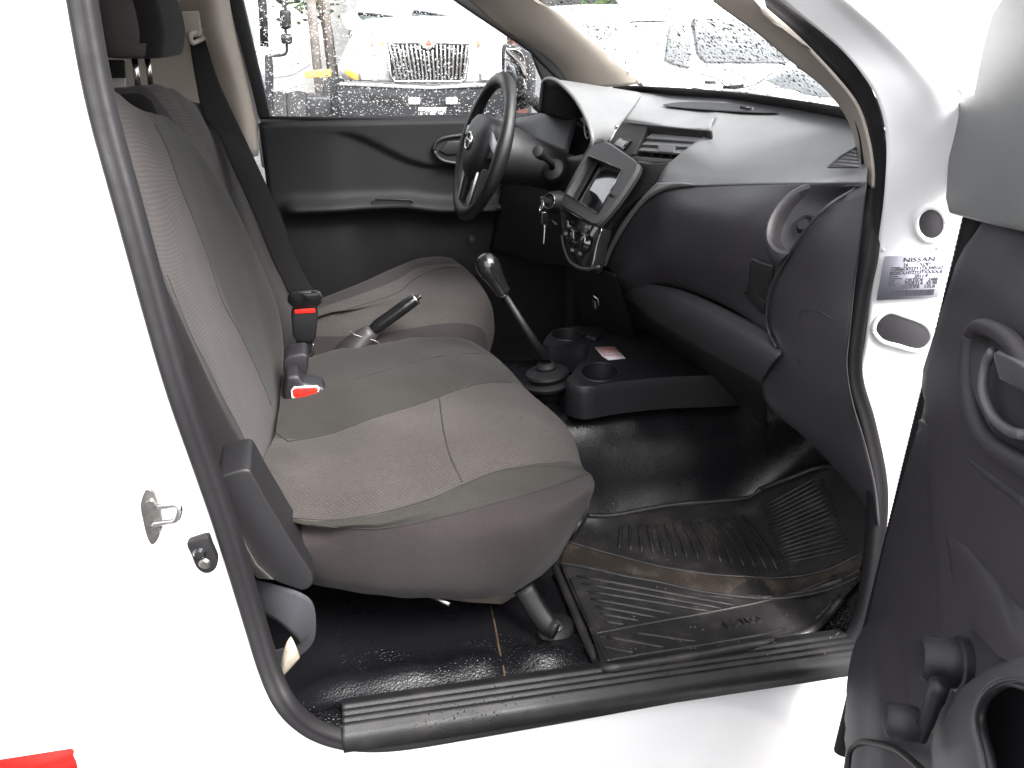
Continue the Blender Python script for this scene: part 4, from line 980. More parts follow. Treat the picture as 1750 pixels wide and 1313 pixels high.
# keys hang from the lock: a thing of their own
KEY = prism('ignition_key', [ig+iga*d+V((0, 0, z)) for d, z in ((.004, .004), (.026, .009), (.036, .006), (.036, -.008), (.026, -.010), (.004, -.004))], V((.001, .003, 0)), STEEL, None, bevel=.0008)
tag(KEY, 'car key in the ignition with dark fob and thin pale strap hanging', 'key')
kr = ig+iga*.033+V((0, 0, -.012))
tube('split_ring', [kr+V((.004*math.sin(a*.2618), .010*math.cos(a*.2618), .013*math.sin(a*.2618)-.006)) for a in range(25)], .0011, CHROME, KEY, n=6)
prism('key_fob', [P(x, y, Y=.91) for x, y in ((925, 363), (934, 362), (939, 374), (937, 388), (929, 390), (924, 380))], V((0, .009, 0)), GLOSS, KEY, bevel=.003)
tube('key_strap', spline([P(931, 385, Y=.905), P(930, 402, Y=.905), P(929, 417, Y=.905)], 4), .0012, STICKW, KEY, n=6)
prism('key_tag', [P(x, y, Y=.90) for x, y in ((942, 376), (950, 381), (954, 385), (948, 384))], V((0, .002, 0)), STEEL, KEY, bevel=.0005)
# ================================================================== GEAR LEVER AND CONSOLE
kt, kb = P(829, 447, Y=.715), P(862, 503, Y=.70)
ka = (kt-kb).normalized(); kl = (kt-kb).length
GEAR = lathe('gear_lever', [(.0, -.165), (.0075, -.165), (.0085, -.05), (.0075, 0)], kb, ka, PLASD, T, n=16)
sb = P(930, 612, Y=.69)
GEAR.data.clear_geometry()
bm = bmesh.new(); tube_bm(bm, [kb, kb.lerp(sb, .55), sb], [.0065, .0085, .013], 14); bm.to_mesh(GEAR.data); bm.free()
for p in GEAR.data.polygons: p.use_smooth = True
lathe('gear_knob', [(0, kl+.018), (.012, kl+.016), (.023, kl+.008), (.0275, kl-.008), (.0265, kl-.024), (.0215, kl-.042), (.0185, kl*.25), (.0175, .004), (.012, 0)], kb, ka, GLOSS, GEAR, n=32)
lathe('knob_collar', [(.010, -.003), (.0125, -.002), (.0128, .003), (.010, .005)], kb, ka, CHROME, GEAR, n=24)
bb = P(936, 652, Y=.69); ba = (V((0, 0, 1))*.94+ka*.25).normalized()
lathe('gear_boot', [(.030, -.06), (.024, -.045), (.026, -.036), (.034, -.028), (.024, -.020), (.030, -.016), (.052, -.008), (.054, .0), (.048, .005), (.040, .008), (.043, .014), (.047, .020), (.045, .026), (.028, .032), (.022, .034), (.023, .040), (.017, .048), (.012, .050)], bb, ba, RUBBER, GEAR, n=40, sx=1.12, sy=1.12)
# console with cup holders (real wells)
CZ = .288
def CPt(x, y): return P(x, y, Z=CZ)
cup1 = [CPt(1025+33*math.cos(a*.2618), 637+16*math.sin(a*.2618)) for a in range(24)]
cup2 = [CPt(969+28*math.cos(a*.2618), 573+10*math.sin(a*.2618)) for a in range(24)]
out = [CPt(x, y) for x, y in ((970, 652), (976, 640), (988, 625), (1003, 612), (1008, 600), (1005, 590), (985, 588), (950, 592), (935, 590), (930, 583), (940, 570), (965, 560), (1010, 558), (1060, 560), (1130, 570), (1230, 600), (1290, 630), (1250, 640), (1150, 644), (1080, 650), (1035, 656), (1000, 661))]
out = spline(out, 3, closed=True)
bm = bmesh.new()
ov = [bm.verts.new(p) for p in out]; c1v = [bm.verts.new(p) for p in cup1]; c2v = [bm.verts.new(p) for p in cup2]
es = []
for L in (ov, c1v, c2v):
    for i in range(len(L)): es.append(bm.edges.new((L[i], L[(i+1) % len(L)])))
bmesh.ops.triangle_fill(bm, edges=es, use_beauty=True)
for L, d in ((c1v, .07), (c2v, .06)):
    cx = sum((v.co for v in L), V((0, 0, 0)))/len(L)
    low = [bm.verts.new(cx+(v.co-cx)*.86-V((0, 0, d))) for v in L]
    for i in range(len(L)): bm.faces.new((L[i], L[(i+1) % len(L)], low[(i+1) % len(L)], low[i]))
    bm.faces.new(low)
cx = sum((v.co for v in ov), V((0, 0, 0)))/len(ov); prev = ov
for k, dz in ((1.015, .006), (1.022, .02), (1.026, .05), (1.03, .078)):
    low = [bm.verts.new(V((cx.x+(v.co.x-cx.x)*k, cx.y+(v.co.y-cx.y)*k, CZ-dz))) for v in ov]
    for i in range(len(ov)): bm.faces.new((prev[i], prev[(i+1) % len(ov)], low[(i+1) % len(ov)], low[i]))
    prev = low
CONS = bm_obj('floor_console', bm, PLAS, T, angle=50)
for cp in (cup1, cup2):
    tube('cup_holder_rim', [p+V((0, 0, .001)) for p in cp]+[cp[0]+V((0, 0, .001))], .0028, PLAS, CONS, n=8)
prism('console_bin', [CPt(x, y)+V((0, 0, .001)) for x, y in ((1000, 582), (1012, 572), (1030, 556), (1042, 560), (1018, 586))], V((0, 0, .012)), PLAS, CONS, bevel=.003)
LS = [CPt(x, y)+V((0, 0, .0015)) for x, y in ((1016, 595), (1050, 593), (1069, 614), (1040, 617), (1030, 611))]
LST = prism('warning_sticker', LS, V((0, 0, .0006)), STICKW, CONS, bevel=0)
bm = bmesh.new()
for r_ in range(6):
    u = .08
    while u < .85:
        w = random.uniform(.05, .16)
        a = LS[0].lerp(LS[1], u).lerp(LS[4].lerp(LS[2], u), .12+r_*.14); b = LS[0].lerp(LS[1], min(.92, u+w)).lerp(LS[4].lerp(LS[2], min(.92, u+w)), .12+r_*.14)
        dd = (LS[4]-LS[0])*.07
        z = V((0, 0, .0008)); prism_bm(bm, [a+z, b+z, b+z+dd, a+z+dd], V((0, 0, .0002))); u += w+.04
bm_obj('sticker_print', bm, [PINK], LST, smooth=False)

# ================================================================== NEAR DOOR (swung open)
th = rad(65); dn = V((-math.sin(th), math.cos(th), 0)); dd = V((-math.cos(th), -math.sin(th), 0)); dp0 = V((1.08, -.10, 0))
def DP(x, y, off=0): return PP(x, y, dp0+dn*off, dn)
def DW(s, z, off=0): return dp0+dd*s+V((0, 0, z))+dn*off
def relief(s, z):
    o = -.03*(1-smooth01(s/.05)) + .012*math.sin(z*5)
    o += -.018*smooth01((z-.74)/.07)                                  # rolls away under the window
    a = z-(.60-.55*s); o += .016*smooth01((a+.02)/.04)-.010          # shoulder that falls towards the hinges
    q = ((s-.20)/.16)**2+((z-.10)/.17)**2; o += .020*smooth01((1.15-q)/.5)   # lower pocket bulge
    return o
ss = [0, .004, .012, .022, .034, .05]+[.07+i*.02 for i in range(42)]
zs = [-.16, -.14]+[-.12+i*.02 for i in range(47)]+[.815, .822]
g = [[DW(s, z, relief(s, z)-(.02 if z > .82 else 0)) for s in ss] for z in zs]
me = grid_mesh('door', g); face_cam(me)
DOOR = link('door', me, DOORM, T, solid=.004)
DOOR['label'] = 'opened passenger door with black plastic lining, window crank and inner handle'
def strip(name, px, m, par, off0, off1, bevel=.003): return prism(name, [DP(x, y, off0) for x, y in px], dn*(off1-off0), m, par, bevel=bevel)
# door shell behind the lining, and its edge seal
g = [[DW(s, z, -.045-(.05 if 0.03 < s < .9 else 0)) for s in (-.015, .03, .5, .9, .95)] for z in (-.25, 0, .4, .80)]
link('door_skin', grid_mesh('door_skin', g, flip=True), WHITE, DOOR, solid=.01)
bm = bmesh.new()
zsn = [-.16+i*.0035 for i in range(278)]
rings = []
for i, z in enumerate(zsn):
    r = .0125+.0006*(i % 2); rings.append([bm.verts.new(DW(-.012+math.cos(k*math.pi/5)*r*.9, z, -.032+math.sin(k*math.pi/5)*r*1.5)) for k in range(10)])
for a, b in zip(rings, rings[1:]):
    for k in range(10): bm.faces.new((a[k], a[(k+1) % 10], b[(k+1) % 10], b[k]))
bm_obj('door_edge_seal', bm, RUBBER, DOOR)
# window frame and the sail panel in its front corner
strip('window_frame', [(1716, -10), (1706, 60), (1688, 152), (1676, 168), (1700, 172), (1728, 60), (1745, -10)], WHITE, DOOR, -.06, -.02)
SAILM = mat('sail_panel_plastic', (.15, .155, .155), .5, bump=.08, bscale=800)  # black plastic; the pale grey is lens flare put into its colour
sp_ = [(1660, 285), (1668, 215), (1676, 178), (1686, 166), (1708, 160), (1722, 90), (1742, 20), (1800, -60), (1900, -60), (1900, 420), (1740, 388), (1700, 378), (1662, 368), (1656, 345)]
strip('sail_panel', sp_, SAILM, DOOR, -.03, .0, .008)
# inner handle in its oval bowl
ho = [(1661, 573), (1681, 559), (1721, 578), (1752, 618), (1790, 690), (1800, 770), (1775, 805), (1745, 793), (1696, 762), (1673, 731), (1658, 682), (1654, 625)]
hc = [DP(x, y, .012) for x, y in ho]; hcl = spline(hc, 5, closed=True); hcen = sum(hc, V((0, 0, 0)))/len(hc)
HND = tube('handle_bowl', hcl+[hcl[0]], .009, DOORM, DOOR, n=12)
bm = bmesh.new(); n_ = len(hcl)
rs = [[bm.verts.new(p+(hcen-p)*k-dn*d) for p in hcl] for k, d in ((0, -.004), (.12, .0), (.2, .016), (.32, .026), (.6, .032), (.95, .033))]
for a, b in zip(rs, rs[1:]):
    for k in range(n_): bm.faces.new((a[k], a[(k+1) % n_], b[(k+1) % n_], b[k]))
bm_obj('handle_dish', bm, PLAS, HND)
hi = [(1697, 600), (1684, 625), (1680, 668), (1696, 711), (1724, 736), (1752, 744)]
tube('handle_dish_rim', spline([DP(x, y, .016) for x, y in hi], 5), .005, mat('satin_grey', (.10, .10, .105), .35), HND, n=10)
prism('door_handle', [DP(x, y, .024) for x, y in ((1694, 606), (1702, 598), (1745, 620), (1790, 660), (1790, 690), (1740, 668), (1706, 650))], -dn*.012, mat('satin_grey_lever', (.07, .07, .073), .3), HND, bevel=.004)
# ridge lines moulded into the lining
tube('lining_ridge', spline([DP(x, y, .004) for x, y in ((1576, 722), (1605, 742), (1650, 778), (1700, 820), (1760, 862))], 5), .005, DOORM, DOOR, n=8)
arm = [[(1598, 870, .0), (1650, 918, .0), (1700, 960, .0), (1736, 1000, .0), (1790, 1050, 0)],
       [(1612, 905, .012), (1660, 950, .014), (1705, 1010, .016), (1742, 1066, .018), (1800, 1100, .02)],
       [(1625, 970, .014), (1660, 1010, .02), (1700, 1055, .024), (1735, 1095, .03), (1800, 1130, .03)],
       [(1630, 1060, .008), (1660, 1080, .016), (1690, 1105, .028), (1720, 1128, .036), (1800, 1155, .04)]]
patch('armrest_shoulder', [[DP(*p) for p in r] for r in arm], DOORM, DOOR)
ar = [[(1588, 1340, .01), (1590, 1290, .01), (1598, 1230, .012), (1618, 1192, .014), (1650, 1168, .016), (1690, 1142, .02), (1726, 1118, .022), (1790, 1100, .025)],
      [(1604, 1345, .05), (1610, 1290, .05), (1622, 1235, .05), (1640, 1196, .05), (1670, 1168, .05), (1706, 1148, .05), (1745, 1138, .05), (1800, 1135, .05)],
      [(1650, 1345, .066), (1645, 1290, .066), (1650, 1235, .066), (1664, 1198, .066), (1690, 1172, .066), (1722, 1160, .066), (1755, 1160, .066), (1800, 1165, .066)],
      [(1700, 1345, .056), (1690, 1290, .056), (1676, 1235, .056), (1682, 1200, .056), (1702, 1176, .056), (1726, 1166, .056), (1752, 1172, .056), (1800, 1182, .056)],
      [(1712, 1345, .0), (1704, 1290, .0), (1690, 1235, .0), (1694, 1205, .0), (1708, 1185, .0), (1728, 1176, .0), (1750, 1180, .0), (1800, 1192, .0)]]
ARM = patch('armrest', [[DP(*p) for p in r] for r in ar], ARMM, DOOR)
tube('pull_pocket_rim', spline([DP(x, y, .058) for x, y in ((1702, 1345), (1690, 1290), (1676, 1235), (1682, 1200), (1702, 1176), (1726, 1166), (1752, 1172), (1800, 1182))], 5), .0035, PLAS, ARM, n=8)
# map pocket outline
tube('map_pocket_edge', spline([DP(x, y, .022) for x, y in ((1448, 1345), (1449, 1310), (1453, 1284), (1464, 1272), (1480, 1268), (1525, 1278), (1552, 1295), (1590, 1330))], 5), .004, PLASD, DOOR, n=8)
# window crank
c0_, c1_ = DP(1650, 1135, .018), DP(1612, 1137, .055)
cra = dn
CRK = lathe('window_crank', [(.026, -.012), (.026, .002), (.023, .004), (.023, .016), (.021, .019), (.021, .030), (.017, .035), (0, .036)], DP(1640, 1136, .02), cra, PLAS, DOOR, n=32)
hubp = DP(1606, 1168, .05); kp_ = DP(1572, 1262, .05)
tube('crank_arm', spline([hubp, hubp.lerp(kp_, .3)+V((0, 0, -.004)), hubp.lerp(kp_, .7), kp_], 4), [.009]*4+[.0075]*5+[.0065]*4, PLAS, CRK, n=10)
lathe('crank_knob', [(.012, -.004), (.0165, -.002), (.0175, .008), (.0165, .022), (.013, .026), (0, .027)], DP(1562, 1238, .055), cra, PLAS, CRK, n=20)

# ================================================================== FAR SIDE: door, pillar trim, glass
def FD(x, z):
    y = 1.425+tumble(z)*-.1
    crease = .735-.10*smooth01((x-.28)/.28)-.02*smooth01((x-.5)/.3)
    y += .012*smooth01((crease-z)/.008)*smooth01((x-.25)/.1)
    led = .535-.018*smooth01((x-.45)/.15)
    y -= .045*math.exp(-((z-led+.015)/.022)**2)*smooth01((x-.10)/.05)
    y += .012*smooth01((led-.03-z)/.05)+.02*smooth01((led-.1-z)/.3)
    y += .04*smooth01((z-.752)/.022)
    return y
g = [[V((x, FD(x, z), z)) for x in [.075+i*.0165 for i in range(64)]] for z in [-.05+i*.0060 for i in range(138)]]
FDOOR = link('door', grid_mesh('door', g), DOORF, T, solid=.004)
FDOOR['label'] = 'closed driver door with black lining and rain spotted window'
prism('pull_slot', [P(x, y, Y=1.355) for x, y in ((640, 342), (700, 342), (706, 346), (702, 351), (634, 350), (633, 346))], V((0, .01, 0)), DARKIN, FDOOR, bevel=.001)
tube('pull_slot_rim', [P(x, y, Y=1.353) for x, y in ((641, 341), (701, 342), (706, 346), (702, 351), (634, 350), (633, 346), (641, 341))], .0016, PLAS, FDOOR, n=6)
hh = [(742, 258), (745, 245), (756, 237), (775, 233), (800, 232), (815, 245), (812, 270), (795, 279), (770, 278), (752, 272)]
hq = spline([P(x, y, Y=1.412) for x, y in hh], 4, closed=True)
FH = tube('handle_bowl', hq+[hq[0]], .006, PLAS, FDOOR, n=10)
prism('handle_dish', [p+V((0, .001, 0)) for p in hq], V((0, .004, 0)), DARKIN, FH, bevel=.001)
prism('door_handle', [P(x, y, Y=1.408) for x, y in ((750, 258), (765, 242), (800, 240), (800, 262), (765, 266))], V((0, .006, 0)), PLAS, FH, bevel=.003)
lathe('lock_button', [(0, .01), (.010, .009), (.012, 0)], P(806, 409, Y=1.385), (0, -1, 0), PLAS, FDOOR, n=18)
prism('door_vent', [P(x, y, Y=1.39) for x, y in ((824, 358), (846, 357), (848, 361), (826, 362))], V((0, .004, 0)), PLAS, FDOOR, bevel=.001)
GY = lambda z: 1.45-.10*max(0, z-.77)
def FG(x, y):
    Y = 1.45
    for _ in range(8): p = P(x, y, Y=Y); Y = GY(p.z)
    return p
gl = [(405, -40), (460, 201), (640, 205), (800, 207), (950, 209), (950, 120), (905, 90), (755, -12), (715, -45)]
bm = bmesh.new(); a = [bm.verts.new(FG(x, y)) for x, y in gl]; b = [bm.verts.new(v.co+V((0, .004, 0))) for v in a]; n_ = len(a)
f1 = bm.faces.new(a); f2 = bm.faces.new(b[::-1]); f2.material_index = 1
for i in range(n_): bm.faces.new((a[i], b[i], b[(i+1) % n_], a[(i+1) % n_]))
bmesh.ops.recalc_face_normals(bm, faces=bm.faces)
me = bpy.data.meshes.new('window_glass'); bm.to_mesh(me); bm.free()
link('window_glass', me, [CLEAR, RAINS], FDOOR, smooth=False)
def fprism(name, px, m, par, d=.02, off=0, bevel=.004): return prism(name, [FG(x, y)+V((0, -off, 0)) for x, y in px], V((0, -d, 0)), m, par, bevel=bevel)
fprism('window_frame', [(388, -40), (408, -40), (464, 200), (444, 200), (390, -10)], PLASD, FDOOR, .025)
fprism('window_channel', [(372, -40), (390, -40), (444, 200), (452, 240), (440, 210), (425, 150)], SILVER, FDOOR, .012, .002)
fprism('belt_strip', [(444, 198), (800, 203), (1000, 206), (1000, 211), (800, 209), (444, 204)], RUBBER, FDOOR, .006, .0, .002)
fprism('window_frame', [(700, -50), (755, -12), (905, 90), (922, 108), (950, 135), (975, 160), (975, 150), (950, 115), (900, 70), (790, -10), (740, -50)], PLASD, FDOOR, .025)
fprism('sail_panel', [(906, 92), (922, 108), (960, 140), (960, 200), (920, 205), (930, 150), (916, 118)], PLASD, FDOOR, .02)
# far rear pillar trim (beige) and far windscreen pillar trim
PIL = patch('pillar_trim', [[(300, -60, 1.33), (352, -60, 1.30), (376, -60, 1.36), (392, -50, 1.42)],
                [(312, 40, 1.40), (362, 40, 1.345), (390, 40, 1.375), (406, 40, 1.43)],
                [(340, 120, 1.43), (385, 120, 1.38), (408, 120, 1.39), (424, 120, 1.44)],
                [(372, 200, 1.44), (408, 200, 1.40), (428, 200, 1.41), (441, 200, 1.45)],
                [(395, 250, 1.45), (416, 252, 1.415), (433, 250, 1.42), (443, 248, 1.45)],
                [(402, 268, 1.46), (418, 269, 1.43), (434, 268, 1.44), (442, 266, 1.46)]], BEIGE, T)
PIL['label'] = 'beige plastic pillar lining behind the driver seat'
patch('rear_quarter_trim', [[(150, -60, 1.36), (240, -60, 1.40), (320, -60, 1.42), (350, -60, 1.43)], [(150, 60, 1.38), (240, 60, 1.41), (330, 60, 1.44), (370, 60, 1.45)], [(150, 200, 1.40), (250, 200, 1.42), (360, 200, 1.46), (410, 200, 1.47)], [(150, 330, 1.42), (280, 330, 1.44), (390, 330, 1.47), (455, 330, 1.48)], [(200, 520, 1.42), (330, 520, 1.44), (430, 520, 1.47), (520, 520, 1.48)]], BEIGE, T)
prism('grab_strap', [P(x, y, Y=1.34) for x, y in ((308, 20), (340, 18), (345, 60), (320, 68), (312, 50))], V((0, .01, 0)), BEIGE, T, bevel=.006)
patch('rear_shelf', [[(150, 88, 1.30), (190, 90, 1.30), (215, 92, 1.30)], [(150, 100, 1.28), (190, 102, 1.28), (215, 104, 1.28)]], BEIGE, T)
prism('rear_window_rubber', [P(x, y, Y=1.25) for x, y in ((150, 102), (212, 102), (214, 134), (150, 134))], V((0, .01, 0)), PLASD, T, bevel=.003)
prism('rear_pillar_panel', [P(x, y, Y=1.26) for x, y in ((150, 134), (214, 134), (214, 170), (150, 175))], V((0, .01, 0)), mat('pale_trim', (.42, .41, .38), .7), T, bevel=.003)
patch('windscreen_pillar_trim', [[(690, -60, 1.30), (740, -60, 1.25), (800, -75, 1.20), (860, -60, 1.20), (880, -40, 1.24)],
                [(786, -10, 1.36), (830, -12, 1.31), (876, -18, 1.27), (905, -8, 1.27), (912, 4, 1.30)],
                [(846, 42, 1.39), (890, 36, 1.34), (935, 24, 1.30), (962, 26, 1.30), (975, 42, 1.33)],
                [(900, 80, 1.42), (945, 80, 1.36), (990, 72, 1.32), (1020, 74, 1.32), (1036, 94, 1.35)],
                [(930, 108, 1.44), (985, 118, 1.38), (1035, 116, 1.34), (1068, 116, 1.34), (1084, 138, 1.37)],
                [(950, 140, 1.46), (1005, 148, 1.40), (1060, 148, 1.36), (1096, 144, 1.36), (1110, 158, 1.39)]], BEIGE, T)
# near windscreen pillar trim
patch('windscreen_pillar_trim', [[(1192, -40, .13), (1215, -60, .11), (1250, -60, .09), (1300, -30, .085)],
                [(1216, 0, .125), (1240, -12, .105), (1275, -10, .085), (1318, 30, .075)],
                [(1290, 54, .115), (1318, 46, .09), (1348, 55, .07), (1378, 85, .06)],
                [(1352, 106, .105), (1378, 100, .08), (1402, 110, .06), (1424, 132, .048)],
                [(1412, 155, .10), (1432, 154, .07), (1450, 168, .05), (1464, 184, .036)],
                [(1449, 207, .095), (1462, 210, .065), (1472, 226, .042), (1482, 240, .026)],
                [(1464, 259, .09), (1472, 262, .058), (1480, 275, .034), (1490, 290, .018)],
                [(1468, 306, .085), (1474, 309, .052), (1480, 314, .03), (1490, 322, .015)]], BEIGE, T)
# windscreen
w = [PX(p)+V((.004, 0, -.002)) for p in ((1530, 211, 1.155), (1400, 188, 1.195), (1300, 173.5, 1.20), (1200, 163.5, 1.20), (1128, 158.5, 1.197), (1095, 157, 1.17), (1062, 157, 1.12))]
wt = [V((.54+.02*abs(p.y-.72), .72+(p.y-.72)*.86, 1.335-.03*abs(p.y-.72))) for p in w]
g = surf([w, [p.lerp(q, .5)+V((.015, 0, .012)) for p, q in zip(w, wt)], wt], 5, 5)
me = grid_mesh('windscreen', g); face_cam(me)
WS_ = link('windscreen', me, [CLEAR, RAIN], T)
md = WS_.modifiers.new('thickness', 'SOLIDIFY'); md.thickness = .005; md.offset = -1; md.material_offset = 1
band = [[p+V((-.012, 0, -.004)) for p in w], [p.lerp(q, .048)+V((-.006, 0, -.004)) for p, q in zip(w, wt)]]
link('windscreen_border', grid_mesh('windscreen_border', surf(band, 6, 3)), PLASD, WS_, solid=.002)
for sgn in (0, -1):
    a, b = w[sgn], wt[sgn]; tube('windscreen_border', [a.lerp(b, t/10)+V((.015*4*(t/10)*(1-t/10)-.004, 0, .012*4*(t/10)*(1-t/10)-.004)) for t in range(11)], .008, PLASD, WS_, n=8)
link('cowl', grid_mesh('cowl', surf([[p+V((.03, 0, -.02)) for p in w], [p+V((.10, 0, -.05)) for p in w]], 4, 3)), PLASD, T, solid=.004)
# far wing mirror seen through the glass
MIR = prism('wing_mirror', spline([P(x, y, Y=1.62) for x, y in ((857, 82), (866, 76), (890, 80), (902, 96), (906, 140), (900, 180), (880, 190), (862, 186), (857, 140))], 3, closed=True), V((.03, .05, 0)), PLASD, T, bevel=.012)
prism('mirror_glass', spline([P(x, y, Y=1.615) for x, y in ((863, 88), (870, 83), (888, 87), (897, 102), (900, 140), (896, 172), (880, 180), (866, 178), (862, 140))], 3, closed=True), V((0, .004, 0)), mat('mirror', (.7, .7, .72), .04, metal=1), MIR, bevel=.001)
tube('mirror_arm', [P(905, 165, Y=1.6), P(925, 185, Y=1.5)], .018, PLASD, MIR, n=10)

# ================================================================== FLOOR MAT (a loose thing)
far_c = [(948, 938), (975, 905), (1004, 880), (1050, 881), (1146, 864), (1240, 855), (1272, 853), (1300, 836), (1350, 818), (1404, 798), (1450, 806), (1490, 818)]
near_c = [(962, 980), (978, 1030), (1000, 1075), (1020, 1128), (1038, 1144), (1093, 1138), (1199, 1121), (1341, 1093), (1380, 1084), (1404, 1063), (1440, 1020), (1500, 950)]
# rows from the near edge (sill side) to the far edge, each a line of photo points on the floor
R_near = [(1030, 1142), (1093, 1138), (1199, 1121), (1300, 1101), (1350, 1091), (1385, 1080), (1412, 1056), (1440, 1022), (1475, 985), (1510, 950)]
R_b = [(1006, 1072), (1080, 1068), (1180, 1050), (1280, 1033), (1340, 1024), (1385, 1012), (1425, 995), (1455, 985), (1485, 960), (1515, 935)]
R_c = [(958, 962), (1022, 980), (1100, 997), (1200, 1014), (1280, 1020), (1340, 1018), (1400, 1005), (1455, 982), (1490, 955), (1520, 925)]
R_d = [(974, 928), (1055, 951), (1120, 968), (1200, 980), (1270, 986), (1340, 988), (1400, 979), (1462, 951), (1495, 930), (1522, 910)]
R_e = [(990, 900), (1060, 910), (1130, 915), (1200, 916), (1280, 915), (1350, 905), (1410, 890), (1465, 870), (1500, 860), (1525, 850)]
R_f = [(1004, 880), (1050, 881), (1146, 864), (1240, 855), (1275, 852), (1305, 834), (1350, 818), (1404, 798), (1450, 806), (1490, 818)]
rows = [[PF(x, y, .0115) for x, y in r] for r in (R_near, R_b, R_c, R_d, R_e, R_f)]
g = surf(rows, 8, 8)
me = grid_mesh('floor_mat', g); face_cam(me)
MAT = link('floor_mat', me, MATM, None, solid=.004)
tag(MAT, 'black ribbed rubber floor mat with a muddy brown curved band, wet along the sill', 'floor mat')
def MP(x, y, off=.0): return on_mesh(MAT, x, y, off) or PF(x, y, .0115+off)
def mtube(pts, r, name='mat_rib', m=None, sub=5, off=.001, flat=None):
    ps = [MP(x, y, off) for x, y in pts]
    return tube(name, spline(ps, sub) if len(ps) > 2 else ps, r, m or MATM, MAT, n=8, up=None)
mtube([(1300, 836), (1272, 853), (1146, 864), (1050, 881), (1004, 881)], .006, 'mat_rim')
mtube([(1490, 818), (1450, 806), (1404, 799), (1350, 818), (1300, 836)], .006, 'mat_rim')
mtube([(948, 970), (962, 1000), (985, 1055), (1010, 1112), (1022, 1134), (1036, 1142), (1093, 1137), (1199, 1120), (1300, 1100), (1350, 1090), (1385, 1079), (1412, 1055), (1440, 1022)], .0085, 'mat_rim')
mtube([(975, 990), (1000, 1045), (1020, 1090), (1036, 1127), (1050, 1128), (1110, 1118), (1200, 1104), (1290, 1088), (1340, 1076)], .0035, 'mat_rim')
mtube([(1012, 1085), (1100, 1068), (1200, 1050), (1290, 1032), (1360, 1014), (1430, 985)], .003)
# muddy band between two raised lips
bu = [(970, 926), (1020, 941), (1057, 951), (1120, 967), (1163, 975), (1220, 983), (1270, 986), (1340, 988), (1411, 975), (1475, 945)]
bl = [(956, 962), (990, 968), (1022, 975), (1075, 987), (1128, 996), (1180, 1008), (1234, 1017), (1323, 1024), (1411, 1010), (1470, 985)]
gb = surf([[MP(*p, .0015) for p in bu], [MP((a[0]+b[0])/2, (a[1]+b[1])/2, .0015) for a, b in zip(bu, bl)], [MP(*p, .0015) for p in bl]], 5, 4)
link('mud_band', grid_mesh('mud_band', gb), DIRT, MAT, solid=.001, offset=1)
mtube(bu, .0035, 'mat_rim'); mtube(bl, .0035, 'mat_rim')
bm = bmesh.new()
for k in range(15):                                     # ribs across the upper field
    u = k/14
    a = (1062+u*205, 899-u*18+4*math.sin(u*3)); b = (1066+u*262-8*(1-u), 938+u*36); 
    ps = [MP(a[0]+(b[0]-a[0])*t/6+6*math.sin(t/6*3.14)*u, a[1]+(b[1]-a[1])*t/6, .0012) for t in range(7)]
    tube_bm(bm, ps, [.0014, .0042, .0046, .0046, .0046, .0042, .0014], 8)
for k in range(17):                                     # slanted ribs beside them
    a = (1302-k*1.0+k*3.2, 868+k*6.0); b = (1405+k*3, 812+k*7.5+max(0, k-8)*.8)
    ps = [MP(a[0]+(b[0]-a[0])*t/6, a[1]+(b[1]-a[1])*t/6, .0012) for t in range(7)]
    tube_bm(bm, ps, [.001, .003, .0034, .0034, .0034, .003, .001], 6)
bm_obj('mat_rib', bm, MATM, MAT); bm = bmesh.new()
for k in range(7):                                      # long shallow ribs below the band
    a = (985+k*8, 985+k*13); b = (1235-k*28, 1033+k*6)
    if k < 3: b = (1255-k*22, 1036+k*5)
    ps = [MP(a[0]+(b[0]-a[0])*t/8, a[1]+(b[1]-a[1])*t/8, .0012) for t in range(9)]
    tube_bm(bm, ps, [.001, .0038, .0042, .0042, .0042, .0042, .0042, .0038, .001], 8)
for a, b in (((1028, 1106), (1083, 1117)), ((1038, 1090), (1134, 1108)), ((1080, 1082), (1188, 1098))):
    ps = [MP(a[0]+(b[0]-a[0])*t/6, a[1]+(b[1]-a[1])*t/6, .0012) for t in range(7)]
    tube_bm(bm, ps, .0035, 8)
for k in range(4):
    ps = [MP(1395+k*9+t*9, 1058-k*9-t*8, .0012) for t in range(6)]; tube_bm(bm, ps, .003, 6)
bm_obj('mat_rib', bm, MATM, MAT)
tp = MP(1270, 1065, .0012); tx = MP(1310, 1058, .0012)-tp; ty = MP(1273, 1050, .0012)-tp
text('mat_lettering', 'H-100', .030, tp, tx, ty, MATM, MAT, depth=.003, bold=.0006)
# grit on mat and floor
bm = bmesh.new()
for k in range(260):
    x, y = random.uniform(960, 1440), random.uniform(860, 1120)
    p = MP(x, y, .001); bmesh.ops.create_icosphere(bm, subdivisions=1, radius=random.uniform(.0004, .0011), matrix=Matrix.Translation(p))
bm_obj('grit', bm, mat('grit_grains', (.30, .26, .22), .9), MAT, smooth=False)

# ================================================================== OUTSIDE
GZ = -.52
g = [[V((x, y, GZ)) for x in (-60, -8, -3, 0, 3, 8, 60)] for y in (-60, -8, -2, 2, 6, 14, 60)]
GR = link('ground', grid_mesh('ground', g, flip=True), wet('wet_asphalt', (.05, .05, .053), .35, 90, .5, dirt=.03), None, smooth=False); tag(GR, kind='structure')
